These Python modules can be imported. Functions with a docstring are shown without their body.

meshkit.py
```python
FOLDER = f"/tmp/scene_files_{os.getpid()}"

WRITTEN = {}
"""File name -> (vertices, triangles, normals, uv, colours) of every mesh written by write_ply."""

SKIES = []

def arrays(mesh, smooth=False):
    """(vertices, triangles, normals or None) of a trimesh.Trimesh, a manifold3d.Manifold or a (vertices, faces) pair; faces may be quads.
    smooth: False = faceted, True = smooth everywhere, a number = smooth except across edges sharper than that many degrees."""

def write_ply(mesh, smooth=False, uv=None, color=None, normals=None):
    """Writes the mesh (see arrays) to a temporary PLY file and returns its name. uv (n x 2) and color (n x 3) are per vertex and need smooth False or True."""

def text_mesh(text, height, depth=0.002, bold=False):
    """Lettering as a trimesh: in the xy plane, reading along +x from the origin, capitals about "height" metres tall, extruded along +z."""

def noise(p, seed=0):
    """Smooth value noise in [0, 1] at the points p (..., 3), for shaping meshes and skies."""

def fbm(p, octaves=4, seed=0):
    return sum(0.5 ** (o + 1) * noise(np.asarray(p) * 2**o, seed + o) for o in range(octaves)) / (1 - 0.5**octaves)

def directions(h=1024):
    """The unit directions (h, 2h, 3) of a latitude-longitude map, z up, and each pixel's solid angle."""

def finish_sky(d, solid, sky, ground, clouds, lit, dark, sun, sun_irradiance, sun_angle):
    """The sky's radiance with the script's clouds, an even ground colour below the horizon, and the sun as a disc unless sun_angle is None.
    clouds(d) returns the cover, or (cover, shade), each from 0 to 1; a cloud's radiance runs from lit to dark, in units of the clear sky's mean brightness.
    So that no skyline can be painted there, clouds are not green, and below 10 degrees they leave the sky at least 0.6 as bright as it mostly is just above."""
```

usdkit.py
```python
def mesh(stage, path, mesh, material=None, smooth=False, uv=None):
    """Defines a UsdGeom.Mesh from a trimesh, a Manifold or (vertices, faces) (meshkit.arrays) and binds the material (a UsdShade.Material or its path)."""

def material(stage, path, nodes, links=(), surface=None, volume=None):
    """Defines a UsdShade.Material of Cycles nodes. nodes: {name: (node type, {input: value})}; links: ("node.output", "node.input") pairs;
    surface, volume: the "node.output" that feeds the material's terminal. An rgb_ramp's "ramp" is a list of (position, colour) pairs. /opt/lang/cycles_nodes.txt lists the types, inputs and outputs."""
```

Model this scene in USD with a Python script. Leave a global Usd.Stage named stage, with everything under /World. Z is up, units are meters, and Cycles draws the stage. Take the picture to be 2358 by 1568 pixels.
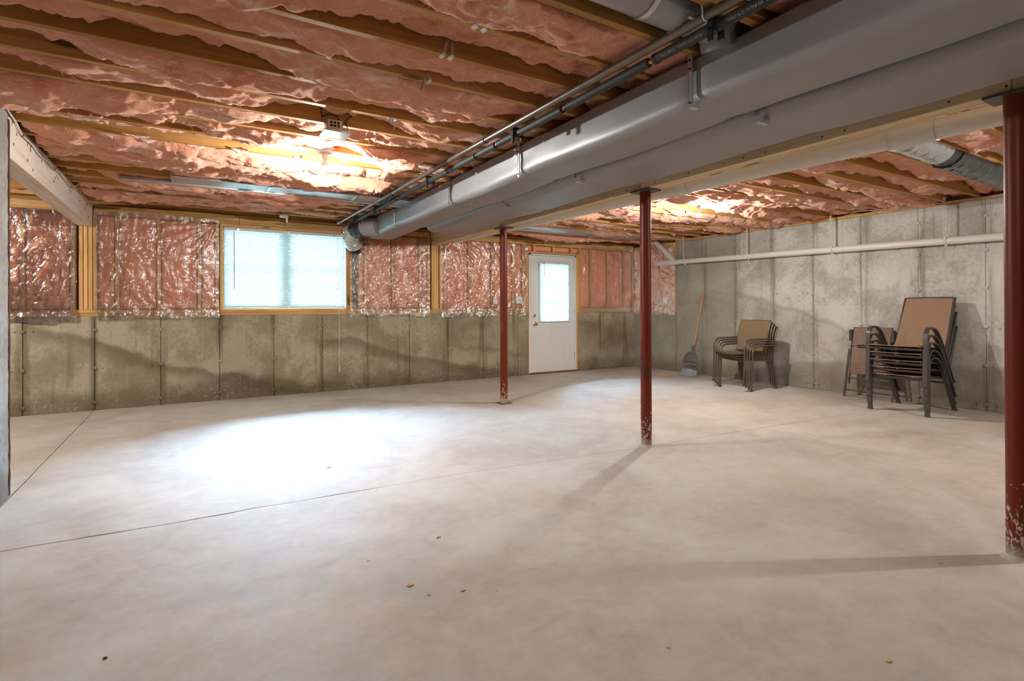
import math, random
import numpy as np
import trimesh
import manifold3d as m3
from shapely.geometry import Polygon
from pxr import Usd, UsdGeom, UsdLux, UsdShade, Gf, Sdf, Vt
import usdkit, meshkit
from meshkit import noise, fbm

stage = Usd.Stage.CreateInMemory()
UsdGeom.Xform.Define(stage, '/World')
UsdGeom.Scope.Define(stage, '/World/Looks')

# ------------------------------------------------------------------ camera, sky, exposure
EXPOSURE = 0.36
CAM_H = 1.1381
YAW, PITCH, ROLL, FPX, CY = 0.5429, 0.0022, -0.004, 1220.6, 706.3
fw = np.array([math.sin(YAW) * math.cos(PITCH), math.cos(YAW) * math.cos(PITCH), math.sin(PITCH)])
r0 = np.array([math.cos(YAW), -math.sin(YAW), 0.0])
u0 = np.cross(r0, fw)
rt = r0 * math.cos(ROLL) + u0 * math.sin(ROLL)
up = -r0 * math.sin(ROLL) + u0 * math.cos(ROLL)
cam = UsdGeom.Camera.Define(stage, '/World/camera')
HA = 36.0
cam.CreateHorizontalApertureAttr(HA)
cam.CreateFocalLengthAttr(FPX / 2358 * HA)
cam.CreateVerticalApertureOffsetAttr(-(784 - CY) / 2358 * HA)
cam.CreateExposureAttr(EXPOSURE)
cam.CreateClippingRangeAttr(Gf.Vec2f(0.05, 500))
cam.AddTransformOp().Set(Gf.Matrix4d(*rt, 0, *up, 0, *(-fw), 0, 0, 0, CAM_H, 1))

SKY_COL, SKY_K = (0.46, 0.74, 1.0), 122.0
BULB_L = 3700.0
BULB_COL = (0.98, 1.0, 0.95)
dome = UsdLux.DomeLight.Define(stage, '/World/sky')
dome.CreateIntensityAttr(SKY_K)
dome.CreateColorAttr(Gf.Vec3f(*SKY_COL))

# ------------------------------------------------------------------ helpers
PI = math.pi
RNG = np.random.default_rng(7)
used, OFF = {}, {}


def numbered(parent, name):
    k = used.get((parent, name), 0)
    used[(parent, name)] = k + 1
    return name if k == 0 else '%s_%03d' % (name, k)


def tag(prim, label=None, cat=None, group=None, kind=None):
    p = prim.GetPrim() if hasattr(prim, 'GetPrim') else prim
    for k, v in (('label', label), ('category', cat), ('group', group), ('kind', kind)):
        if v:
            p.SetCustomDataByKey(k, v)
    return p


def path_of(parent):
    return '/World' if parent is None else str(parent.GetPath())


def obj(name, mesh, mat, parent=None, smooth=False, label=None, kind=None):
    pp = path_of(parent)
    v, f, n = meshkit.arrays(mesh, smooth)
    off = OFF.get(pp, np.zeros(3))
    path = pp + '/' + numbered(pp, name)
    m = UsdGeom.Mesh.Define(stage, path)
    m.CreatePointsAttr(Vt.Vec3fArray.FromNumpy((v - off).astype(np.float32)))
    m.CreateFaceVertexCountsAttr(Vt.IntArray.FromNumpy(np.full(len(f), 3, np.int32)))
    m.CreateFaceVertexIndicesAttr(Vt.IntArray.FromNumpy(f.astype(np.int32).ravel()))
    m.CreateSubdivisionSchemeAttr('none')
    if n is not None:
        m.CreateNormalsAttr(Vt.Vec3fArray.FromNumpy(n.astype(np.float32)))
        m.SetNormalsInterpolation('vertex')
    UsdShade.MaterialBindingAPI.Apply(m.GetPrim()).Bind(mat)
    OFF[path] = off
    tag(m, label=label, kind=kind)
    return m.GetPrim()


def xf(name, loc=(0, 0, 0), rotz=0.0, parent=None):
    pp = path_of(parent)
    path = pp + '/' + numbered(pp, name)
    x = UsdGeom.Xform.Define(stage, path)
    x.AddTranslateOp().Set(Gf.Vec3d(*map(float, loc)))
    if rotz:
        x.AddRotateZOp().Set(math.degrees(rotz))
    return x.GetPrim()


def thing(name, label, cat, loc=(0, 0, 0), group=None, rotz=0.0, local=False):
    p = xf(name, loc, rotz)
    tag(p, label, cat, group)
    OFF[str(p.GetPath())] = np.zeros(3) if local else np.array(loc, float)
    return p


def struct(name):
    p = xf(name)
    tag(p, kind='structure')
    return p


def copy_of(src, label, loc, rotz=0.0):
    cd = src.GetCustomData()
    p = xf(src.GetName().split('_00')[0], loc, rotz)
    p.GetReferences().AddInternalReference(src.GetPath())
    p.SetInstanceable(True)
    tag(p, label, cd['category'], cd.get('group'))
    return p


def cat(ms):
    return trimesh.util.concatenate([m for m in ms if m is not None])


def box(x0, x1, y0, y1, z0, z1, bev=0.0):
    if bev <= 0:
        b = trimesh.creation.box([x1 - x0, y1 - y0, z1 - z0])
        b.apply_translation([(x0 + x1) / 2, (y0 + y1) / 2, (z0 + z1) / 2])
        return b
    bev = min(bev, (x1 - x0) / 2.2, (y1 - y0) / 2.2, (z1 - z0) / 2.2)
    pts = []
    for sx, X in ((1, x0), (-1, x1)):
        for sy, Y in ((1, y0), (-1, y1)):
            for sz, Z in ((1, z0), (-1, z1)):
                pts += [(X, Y + sy * bev, Z + sz * bev), (X + sx * bev, Y, Z + sz * bev), (X + sx * bev, Y + sy * bev, Z)]
    return trimesh.convex.convex_hull(np.array(pts))


def tube(pts, r, seg=12, caps=True, flat=None, up0=(0, 0, 1)):
    """sweep a circle (or an ellipse/rectangle: flat=(half width, half thickness), corner count 4) along a polyline"""
    P = np.array(pts, float)
    n = len(P)
    T = np.zeros_like(P)
    T[1:-1] = P[2:] - P[:-2]
    T[0], T[-1] = P[1] - P[0], P[-1] - P[-2]
    T /= np.linalg.norm(T, axis=1, keepdims=True)
    a = np.array(up0, float)
    if abs(a @ T[0]) > .95:
        a = np.array([1.0, 0, 0])
    rings = []
    R = np.broadcast_to(np.asarray(r, float), (n,)) if r is not None else None
    for i in range(n):
        a = a - (a @ T[i]) * T[i]
        a /= np.linalg.norm(a)
        b = np.cross(T[i], a)
        if flat is None:
            th = np.arange(seg) * 2 * PI / seg
            rings.append(P[i] + R[i] * (np.cos(th)[:, None] * a + np.sin(th)[:, None] * b))
        else:
            w, t = flat
            c = min(w, t) * .35
            q = [(w, t - c), (w - c, t), (-w + c, t), (-w, t - c), (-w, -t + c), (-w + c, -t), (w - c, -t), (w, -t + c)]
            rings.append(np.array([P[i] + x * b + y * a for x, y in q]))
    k = len(rings[0])
    V = np.vstack(rings)
    F = []
    for i in range(n - 1):
        for j in range(k):
            A, B = i * k + j, i * k + (j + 1) % k
            F += [(A, B, B + k), (A, B + k, A + k)]
    if caps:
        V = np.vstack([V, P[0], P[-1]])
        for j in range(k):
            F.append((len(V) - 2, (j + 1) % k, j))
            F.append((len(V) - 1, (n - 1) * k + j, (n - 1) * k + (j + 1) % k))
    m = trimesh.Trimesh(V, np.array(F), process=False)
    if m.volume < 0:
        m.invert()
    return m


def arc(c, a0, a1, r, n, plane='xz'):
    out = []
    for t in np.linspace(a0, a1, n):
        u, v = r * math.cos(t), r * math.sin(t)
        out.append((c[0] + u, c[1], c[2] + v) if plane == 'xz' else (c[0] + u, c[1] + v, c[2]))
    return out


def smooth_path(pts, n=40):
    """Catmull-Rom through the points"""
    P = np.array(pts, float)
    P = np.vstack([2 * P[0] - P[1], P, 2 * P[-1] - P[-2]])
    out = []
    m = len(P) - 3
    for t in np.linspace(0, m - 1e-6, n):
        i = int(t)
        u = t - i
        a, b, c, d = P[i:i + 4]
        out.append(.5 * (2 * b + (c - a) * u + (2 * a - 5 * b + 4 * c - d) * u * u + (3 * b - a - 3 * c + d) * u ** 3))
    return np.array(out)


def lathe(profile, seg=24, at=(0, 0, 0), axis='z'):
    m = trimesh.creation.revolve(np.array(profile, float), sections=seg)
    if axis == 'y':
        m.apply_transform(trimesh.transformations.rotation_matrix(PI / 2, [1, 0, 0]))
    if axis == 'x':
        m.apply_transform(trimesh.transformations.rotation_matrix(PI / 2, [0, 1, 0]))
    m.apply_translation(at)
    if m.volume < 0:
        m.invert()
    return m


def grid_faces(nu, nv):
    i, j = np.meshgrid(np.arange(nu - 1), np.arange(nv - 1), indexing='ij')
    a = (i * nv + j).ravel()
    return np.vstack([np.stack([a, a + nv, a + nv + 1], 1), np.stack([a, a + nv + 1, a + 1], 1)])


def shell(X, Y, Z, th):
    nu, nv = X.shape
    P = np.stack([X, Y, Z], -1)
    du, dv = np.gradient(P, axis=0), np.gradient(P, axis=1)
    n = np.cross(du, dv)
    n /= np.maximum(np.linalg.norm(n, axis=-1, keepdims=True), 1e-9)
    A, B = (P + n * th / 2).reshape(-1, 3), (P - n * th / 2).reshape(-1, 3)
    f = grid_faces(nu, nv)
    N = nu * nv
    ring = [(i, 0) for i in range(nu)] + [(nu - 1, j) for j in range(1, nv)] + [(i, nv - 1) for i in range(nu - 2, -1, -1)] + [(0, j) for j in range(nv - 2, 0, -1)]
    r = np.array([i * nv + j for i, j in ring])
    q = np.roll(r, -1)
    side = np.vstack([np.stack([r, q, q + N], 1), np.stack([r, q + N, r + N], 1)])
    m = trimesh.Trimesh(np.vstack([A, B]), np.vstack([f, f[:, ::-1] + N, side]), process=False)
    m.fix_normals()
    return m


# ------------------------------------------------------------------ materials
class Ref(str):
    pass


class Mat:
    def __init__(self, name):
        self.name, self.nodes, self.links, self.c = name, {}, [], 0

    def __call__(self, kind, out=None, **inp):
        self.c += 1
        nm = 'n%d' % self.c
        vals = {}
        for k, v in inp.items():
            if isinstance(v, Ref):
                self.links.append((str(v), '%s.%s' % (nm, k)))
            else:
                vals[k] = v
        self.nodes[nm] = (kind, vals)
        dflt = {'principled_bsdf': 'BSDF', 'noise_texture': 'fac', 'voronoi_texture': 'distance', 'math': 'value', 'map_range': 'result', 'mapping': 'vector', 'rgb_ramp': 'color', 'mix': 'color', 'bump': 'normal', 'mix_closure': 'closure', 'add_closure': 'closure', 'geometry': 'position', 'combine_xyz': 'vector', 'vector_math': 'vector', 'object_info': 'random', 'wave_texture': 'fac', 'hsv': 'color', 'fresnel': 'fac', 'layer_weight': 'fresnel', 'emission': 'emission', 'texture_coordinate': 'object', 'brick_texture': 'color', 'white_noise_texture': 'value'}
        return Ref('%s.%s' % (nm, out or dflt.get(kind, 'BSDF')))

    def also(self, ref, out):
        return Ref(ref.split('.')[0] + '.' + out)

    def m(self, t, a, b=0.0, c=0.0):
        return self('math', math_type=t, value1=a, value2=b, value3=c)

    def step(self, v, a, b, lo=0.0, hi=1.0):
        return self('map_range', range_type='smoothstep', value=v, from_min=a, from_max=b, to_min=lo, to_max=hi, clamp=True)

    def pos(self, scale=(1, 1, 1), obj=False, loc=(0, 0, 0)):
        p = self('texture_coordinate') if obj else self('geometry')
        return self('mapping', vector=p, scale=scale, location=loc)

    def mixc(self, fac, a, b, t='mix'):
        return self('mix', mix_type=t, fac=fac, color1=a, color2=b)

    def done(self, surf):
        return usdkit.material(stage, '/World/Looks/' + self.name, self.nodes, self.links, surface=str(surf))


def simple(name, col, rough=0.5, metal=0.0, var=0.06, bump=0.0, bscale=60, spec=0.5, **kw):
    M = Mat(name)
    n = M('noise_texture', vector=M.pos(obj=True), scale=9.0, detail=4.0)
    c = M.mixc(n, tuple(x * (1 - var) for x in col), tuple(min(1, x * (1 + var)) for x in col))
    inp = dict(base_color=c, roughness=rough, metallic=metal, specular_ior_level=spec, **kw)
    if bump:
        b = M('noise_texture', vector=M.pos(obj=True), scale=float(bscale), detail=3.0)
        inp['normal'] = M('bump', height=b, strength=bump, distance=0.004)
    return M.done(M('principled_bsdf', **inp))


def wood(name, a, b, axis, knots=True, rough=0.6, dark=(0.10, 0.045, 0.015)):
    """lumber with the grain along an axis"""
    M = Mat(name)
    s = {'x': (1.2, 26, 26), 'y': (26, 1.2, 26), 'z': (26, 26, 1.2)}[axis]
    k = {'x': (1.5, 7, 7), 'y': (7, 1.5, 7), 'z': (7, 7, 1.5)}[axis]
    oi = M('object_info')
    sh = M('combine_xyz', x=M.m('multiply', oi, 17.0), y=M.m('multiply', oi, 31.0), z=M.m('multiply', oi, 23.0))
    p0 = M('vector_math', math_type='add', vector1=M('geometry'), vector2=sh)
    p = M('mapping', vector=p0, scale=s)
    n = M('noise_texture', vector=p, scale=1.0, detail=4.0, roughness=0.6, distortion=0.7)
    c = M('rgb_ramp', fac=n, ramp=[(.25, tuple(.75 * x for x in a)), (.45, a), (.6, b), (.8, tuple(.85 * x for x in a))])
    big = M('noise_texture', vector=p0, scale=1.7, detail=2.0)
    c = M.mixc(M.step(big, .35, .75, 0, .35), c, tuple(.72 * x for x in a))
    if knots:
        v = M('voronoi_texture', vector=M('mapping', vector=p0, scale=k), scale=1.0, randomness=1.0)
        c = M.mixc(M.step(v, .07, .13, .85, 0), c, dark)
    c = M('hsv', color=c, value=M.m('multiply_add', oi, .3, .85), saturation=M.m('multiply_add', oi, -.1, 1.03))
    bp = M('bump', height=n, strength=.25, distance=.002)
    return M.done(M('principled_bsdf', base_color=c, roughness=rough, normal=bp, specular_ior_level=.3))


JA, JB = (0.45, 0.22, 0.055), (0.55, 0.30, 0.10)
M_joist = wood('joist_wood', JA, JB, 'x')
M_beam = wood('beam_wood', (0.66, 0.49, 0.29), (0.77, 0.62, 0.41), 'y')
M_lvl = wood('pale_lvl', (0.80, 0.66, 0.57), (0.86, 0.74, 0.66), 'y', knots=False)
M_stud = wood('stud_wood', (0.70, 0.38, 0.12), (0.80, 0.48, 0.19), 'z')
M_plate = wood('plate_wood', (0.64, 0.34, 0.12), (0.74, 0.43, 0.17), 'x')
M_osb = wood('subfloor_wood', (0.42, 0.26, 0.10), (0.52, 0.34, 0.15), 'y', knots=False)


def fluffy(name, dark, mid, pale, sc=1.0, sheen=.3, streak=.55):
    M = Mat(name)
    n = M('noise_texture', vector=M.pos((5 * sc, 8 * sc, 8 * sc)), scale=1.0, detail=4.0, roughness=.6, distortion=1.2)
    n2 = M('noise_texture', vector=M.pos((2.3, 3.1, 3.1)), scale=1.0, detail=1.0)
    fib = M('noise_texture', vector=M.pos((16, 34, 34)), scale=1.0, detail=3.0, roughness=.7, distortion=3.0)
    f = M.m('add', M.m('multiply', n, .75), M.m('multiply', n2, .35))
    c = M('rgb_ramp', fac=f, ramp=[(.32, dark), (.48, mid), (.60, mid), (.74, pale)])
    c = M.mixc(M.step(fib, .50, .72, 0, streak), c, pale)
    bp = M('bump', height=M.m('add', n, M.m('multiply', fib, .6)), strength=.75, distance=.012)
    return M.done(M('principled_bsdf', base_color=c, roughness=.95, specular_ior_level=.05, sheen_weight=sheen, sheen_roughness=.45, sheen_tint=(1, .95, .93), normal=bp))


M_batt = fluffy('pink_insulation', (0.50, 0.12, 0.06), (0.72, 0.315, 0.20), (0.86, 0.61, 0.50))
M_wbatt = fluffy('wall_insulation', (0.80, 0.27, 0.13), (0.93, 0.42, 0.235), (0.95, 0.58, 0.39), sc=.8, sheen=.05, streak=.3)
M_fibre = simple('fibre_strand', (0.78, 0.52, 0.44), .9, spec=.1)

STAIN_BACK = [
    # (points (along the wall, z), blur above, blur below, strength)
    ([(-1.64, .93), (-1.2, .87), (-.95, .76), (-.5, .56), (-.2, .44), (.1, .36), (.36, .33), (.9, .10), (1.5, .0)], .05, .20, .75),
    ([(-.3, .0), (.36, .30), (.7, .24), (1.2, .13), (2.0, .03), (7.4, 0.0)], .08, .6, .55),
    ([(1.35, .72), (1.9, .70), (2.15, .64), (2.5, .50), (2.9, .36), (3.4, .26), (4.2, .12), (4.8, .02)], .06, .22, .70),
    ([(3.3, .95), (4.0, .86), (4.85, .80), (7.4, .80)], .2, 1.0, .30),
    ([(3.4, .56), (3.9, .50), (4.9, .33)], .05, .06, .45),
    ([(5.9, .85), (6.5, .80), (7.4, .55)], .1, .5, .35),
]
STAIN_RIGHT = [
    ([(0, .50), (2.1, .46), (3.0, .36), (3.3, .38), (4.2, .33), (5.0, .18), (5.6, .05), (7.6, .02)], .10, .55, .60),
    ([(2.6, .62), (3.3, .78), (3.7, .84), (4.1, 1.0), (4.4, 1.10), (5.3, 1.36), (5.9, 1.4)], .015, .06, .30),
    ([(2.0, .70), (3.3, .80), (3.7, .86), (4.1, 1.02), (4.4, 1.12), (5.3, 1.38), (5.9, 1.41), (6.6, 1.4)], .03, 1.5, .24),
    ([(4.6, .42), (5.3, .74), (5.7, .88), (6.0, .96)], .01, .20, .30),
]


def concrete(name, h, h0, pitch, stains, pale, mid, dark, hrange, lo_drip=1.0, greenish=None, patchy=1.0):
    """cast wall; h = 'x' or 'y' is the coordinate along the wall"""
    M = Mat(name)
    g = M('geometry')
    sx = M('separate_xyz', out='x', vector=g)
    H = sx if h == 'x' else M.also(sx, 'y')
    Z = M.also(sx, 'z')
    n1 = M('noise_texture', vector=M.pos((1, 1, 1)), scale=2.2, detail=4.0, roughness=.62, distortion=.4)
    n2 = M('noise_texture', vector=M.pos((1, 1, 1)), scale=26.0, detail=3.0, roughness=.7)
    f = M.m('add', M.m('multiply', n1, .7), M.m('multiply', n2, .32))
    c = M('rgb_ramp', fac=f, ramp=[(.36, tuple(.85 * x for x in mid)), (.46, mid), (.55, pale), (.70, tuple(min(1, 1.12 * x) for x in pale))])
    wob = M('noise_texture', vector=M.pos((1, 1, 1)), scale=3.0, detail=4.0)
    wob = M.m('multiply', M.m('subtract', wob, .5), .24)
    fine = M.step(n2, .3, .75, .7, 1.0)
    for pts, wu, wd, st in stains:
        a, b = hrange
        ramp = [(np.clip((x - a) / (b - a), 0, 1), (z / 3, z / 3, z / 3)) for x, z in pts]
        fac = M('map_range', value=H, from_min=a, from_max=b, to_min=0, to_max=1, clamp=True)
        cz = M('separate_color', out='r', color=M('rgb_ramp', fac=fac, ramp=ramp))
        d = M.m('subtract', M.m('add', Z, wob), M.m('multiply', cz, 3.0))
        mk = M.m('multiply', M.step(d, -wd, -wd * .1, 0, 1), M.step(d, 0, wu, 1, 0))
        x0, x1 = pts[0][0], pts[-1][0]
        mk = M.m('multiply', mk, M.m('multiply', M.step(H, x0 - .05, x0 + .3), M.step(H, x1 - .3, x1 + .05, 1, 0)))
        c = M.mixc(M.m('multiply', M.m('multiply', mk, fine), st), c, dark)
    # vertical weeping streaks
    sv = (5.0, 1.0, .35) if h == 'x' else (1.0, 5.0, .35)
    w = M('noise_texture', vector=M.pos(sv), scale=2.6, detail=5.0, roughness=.6)
    c = M.mixc(M.step(w, .57, .72, 0, .42 * lo_drip), c, dark)
    wz = M('noise_texture', vector=M.pos(sv, loc=(3, 5, 0)), scale=5.0, detail=3.0, roughness=.6)
    c = M.mixc(M.step(wz, .60, .75, 0, .25 * lo_drip), c, tuple(min(1, 1.25 * x) for x in pale))
    if greenish:
        gh, gcol = greenish
        c = M.mixc(M.m('multiply', M.step(H, gh - .02, gh + .02), .75), c, M.mixc(n1, tuple(.6 * x for x in gcol), gcol))
    # seams: damp marks along the form joints
    s = M.m('abs' if False else 'absolute', M.m('subtract', M.m('pingpong', M.m('subtract', H, h0), pitch / 2), 0.0))
    sm = M.m('multiply', M.step(s, .0, .085, 1, 0), M.step(w, .42, .62))
    c = M.mixc(M.m('multiply', sm, .65), c, dark)
    # damp foot with white salt bloom
    foot = M.step(M.m('add', Z, M.m('multiply', wob, 1.2)), .10, .30, 1, 0)
    c = M.mixc(M.m('multiply', foot, .6), c, dark)
    salt = M('noise_texture', vector=M.pos((1, 1, 1)), scale=38.0, detail=4.0, roughness=.75)
    c = M.mixc(M.m('multiply', M.m('multiply', foot, M.step(salt, .55, .68)), M.step(n1, .4, .6, 0, .75)), c, (.62, .58, .50))
    # pin holes
    v = M('voronoi_texture', vector=M.pos((1, 1, 1)), scale=26.0)
    hole = M.step(v, .05, .12, 1, 0)
    c = M.mixc(M.m('multiply', hole, .55), c, tuple(.4 * x for x in dark))
    ht = M.m('subtract', M.m('add', M.m('multiply', n2, .7), M.m('multiply', n1, .6)), M.m('multiply', hole, 1.0))
    bp = M('bump', height=ht, strength=.45 * patchy, distance=.008)
    return M.done(M('principled_bsdf', base_color=c, roughness=.85, specular_ior_level=.25, normal=bp))


M_conc_back = concrete('concrete_back', 'x', -.322, .6165, STAIN_BACK, (.435, .375, .275), (.335, .28, .19), (.125, .092, .050), (-2, 8))
M_conc_right = concrete('concrete_right', 'y', 6.56, .6165, STAIN_RIGHT, (.54, .52, .485), (.42, .39, .35), (.17, .13, .08), (0, 8), lo_drip=.6, greenish=(5.345, (.37, .36, .28)), patchy=1.3)
M_conc_left = concrete('concrete_left', 'y', 3.8, .6165, [], (.34, .335, .325), (.26, .255, .245), (.12, .10, .08), (0, 8), lo_drip=.5)
M_joint = simple('joint_dark', (.10, .075, .045), .95)

M = Mat('floor_concrete')
n1 = M('noise_texture', vector=M.pos((.9, .9, .9)), scale=1.1, detail=4.0, roughness=.6, distortion=.8)
n2 = M('noise_texture', vector=M.pos((1, 1, 1)), scale=5.5, detail=5.0, roughness=.68, distortion=.5)
n3 = M('noise_texture', vector=M.pos((10, 22, 1)), scale=1.0, detail=5.0, roughness=.6, distortion=.8)
f = M.m('add', M.m('add', M.m('multiply', n1, .52), M.m('multiply', n2, .36)), M.m('multiply', n3, .14))
c = M('rgb_ramp', fac=f, ramp=[(.40, (.39, .34, .285)), (.49, (.455, .403, .345)), (.56, (.50, .455, .40)), (.66, (.54, .505, .455))])
rust = M('noise_texture', vector=M.pos((1, 1, 1), loc=(4, 2, 0)), scale=1.6, detail=5.0, roughness=.65)
c = M.mixc(M.step(rust, .56, .72, 0, .28), c, (.50, .36, .22))
grey = M('noise_texture', vector=M.pos((1, 1, 1), loc=(9, 7, 0)), scale=1.9, detail=4.0, roughness=.6)
c = M.mixc(M.step(grey, .55, .70, 0, .45), c, (.40, .375, .35))
sp = M('voronoi_texture', vector=M.pos((1, 1, 1)), scale=5.0)
sp2 = M('noise_texture', vector=M.pos((1, 1, 1), loc=(1, 8, 0)), scale=1.4, detail=2.0)
c = M.mixc(M.m('multiply', M.step(sp, .035, .06, .7, 0), M.step(sp2, .56, .60)), c, (.20, .13, .07))
wh = M('noise_texture', vector=M.pos((1, 1, 1), loc=(3, 1, 0)), scale=13.0, detail=4.0, roughness=.75)
c = M.mixc(M.m('multiply', M.step(wh, .66, .75, 0, .6), M.step(n1, .5, .6)), c, (.70, .68, .64))
bp = M('bump', height=M.m('add', M.m('multiply', n2, .6), M.m('multiply', n1, 1.0)), strength=.12, distance=.01)
M_floor = M.done(M('principled_bsdf', base_color=c, roughness=M.step(n2, .3, .7, .60, .74), specular_ior_level=.35, normal=bp))

M = Mat('red_oxide_post')
g = M('geometry')
z = M('separate_xyz', out='z', vector=g)
n = M('noise_texture', vector=M.pos((1, 1, .35)), scale=5.0, detail=5.0, roughness=.65)
c = M.mixc(n, (.10, .010, .002), (.20, .024, .006))
chip = M('noise_texture', vector=M.pos((1, 1, .6)), scale=62.0, detail=4.0, roughness=.7)
low = M.step(z, .0, .60, .22, 0)
thr = M.m('subtract', .725, low)
ch = M.step(M.m('subtract', chip, thr), .0, .03)
c = M.mixc(ch, c, (.50, .44, .36))
rust = M('noise_texture', vector=M.pos((1, 1, .3), loc=(2, 2, 2)), scale=9.0, detail=4.0)
c = M.mixc(M.step(rust, .62, .72, 0, .7), c, (.055, .030, .022))
c = M.mixc(M.step(z, .02, .09, .8, 0), c, (.42, .35, .26))
M_post = M.done(M('principled_bsdf', base_color=c, roughness=.40, specular_ior_level=.3, normal=M('bump', height=M.m('add', M.m('multiply', n, .4), ch), strength=.25, distance=.003)))

M = Mat('duct_wrap')
n = M('noise_texture', vector=M.pos((3, .9, 3)), scale=1.0, detail=4.0)
nb = M('noise_texture', vector=M.pos((24, 60, 24)), scale=1.0, detail=3.0, distortion=1.0)
c = M.mixc(n, (.29, .29, .305), (.36, .36, .375))
M_duct = M.done(M('principled_bsdf', base_color=c, metallic=.55, roughness=.48, specular_ior_level=.5, normal=M('bump', height=nb, strength=.10, distance=.004)))
M_galv = simple('galvanised_steel', (.55, .56, .58), .34, metal=.9, var=.15, bump=.1, bscale=30)
M_foil = simple('crinkled_foil', (.66, .70, .71), .13, metal=.9, var=.15, bump=.9, bscale=34)
M_blackfoil = simple('black_film', (.02, .021, .023), .14, var=.3, bump=.8, bscale=40)
M_greyfilm = simple('grey_film', (.33, .31, .32), .35, var=.1, bump=.5, bscale=25)
M_steel = simple('black_steel', (.16, .135, .115), .33, metal=.75, var=.35, bump=.1)
M_foam = simple('black_foam', (.018, .018, .019), .62, var=.2)
M_blackpl = simple('black_plastic', (.012, .012, .013), .4)
M_copper = simple('copper', (.72, .33, .17), .3, metal=.9)
M_print = simple('white_print', (.30, .31, .32), .6)
M_pvc = simple('white_pvc', (.74, .70, .65), .35, var=.04)
M_strapw = simple('perforated_strap', (.66, .60, .52), .6)
M_white = simple('white_paint', (.80, .79, .78), .4, var=.02)
M_slat = None
M_vinyl = simple('white_vinyl', (.82, .83, .85), .35, var=.02)
M_cable = simple('white_cable', (.66, .63, .58), .5)
M_dark = simple('dark_slot', (.02, .018, .016), .7)
M_brass = simple('brass', (.72, .50, .20), .22, metal=1.0)
M_porc = simple('porcelain', (.80, .78, .74), .3)
M_wire = simple('black_wire', (.015, .012, .010), .5)
M_gcyan = simple('bright_zinc', (.62, .68, .68), .25, metal=.9)

M = Mat('blind_slat')
pb = M('principled_bsdf', base_color=(.86, .87, .88), roughness=.45)
tl = M('translucent_bsdf', color=(.8, .84, .88))
M_slat = M.done(M('mix_closure', fac=.5, closure1=pb, closure2=tl))

M = Mat('window_glass')
M_glass = M.done(M('mix_closure', fac=M('fresnel', IOR=1.5), closure1=M('transparent_bsdf', color=(.96, .98, .98)), closure2=M('glossy_bsdf', color=(1, 1, 1), roughness=.02)))

M = Mat('plastic_film')
nb = M('noise_texture', vector=M.pos((1, 1, .6)), scale=16.0, detail=4.0, roughness=.6, distortion=1.5)
nm = M('bump', height=nb, strength=.5, distance=.015)
haze = M('mix_closure', fac=.05, closure1=M('transparent_bsdf', color=(.97, .97, .97)), closure2=M('diffuse_bsdf', color=(.80, .75, .73)))
fr = M('fresnel', IOR=1.55)
M_film = M.done(M('mix_closure', fac=M.m('multiply', fr, 3.0), closure1=haze, closure2=M('glossy_bsdf', color=(1, 1, 1), roughness=.18, normal=nm)))

M = Mat('lit_bulb')
M_bulb = M.done(M('emission', color=BULB_COL, strength=BULB_L))
M = Mat('dim_bulb')
M_bulb2 = M.done(M('emission', color=BULB_COL, strength=BULB_L * .22))

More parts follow.
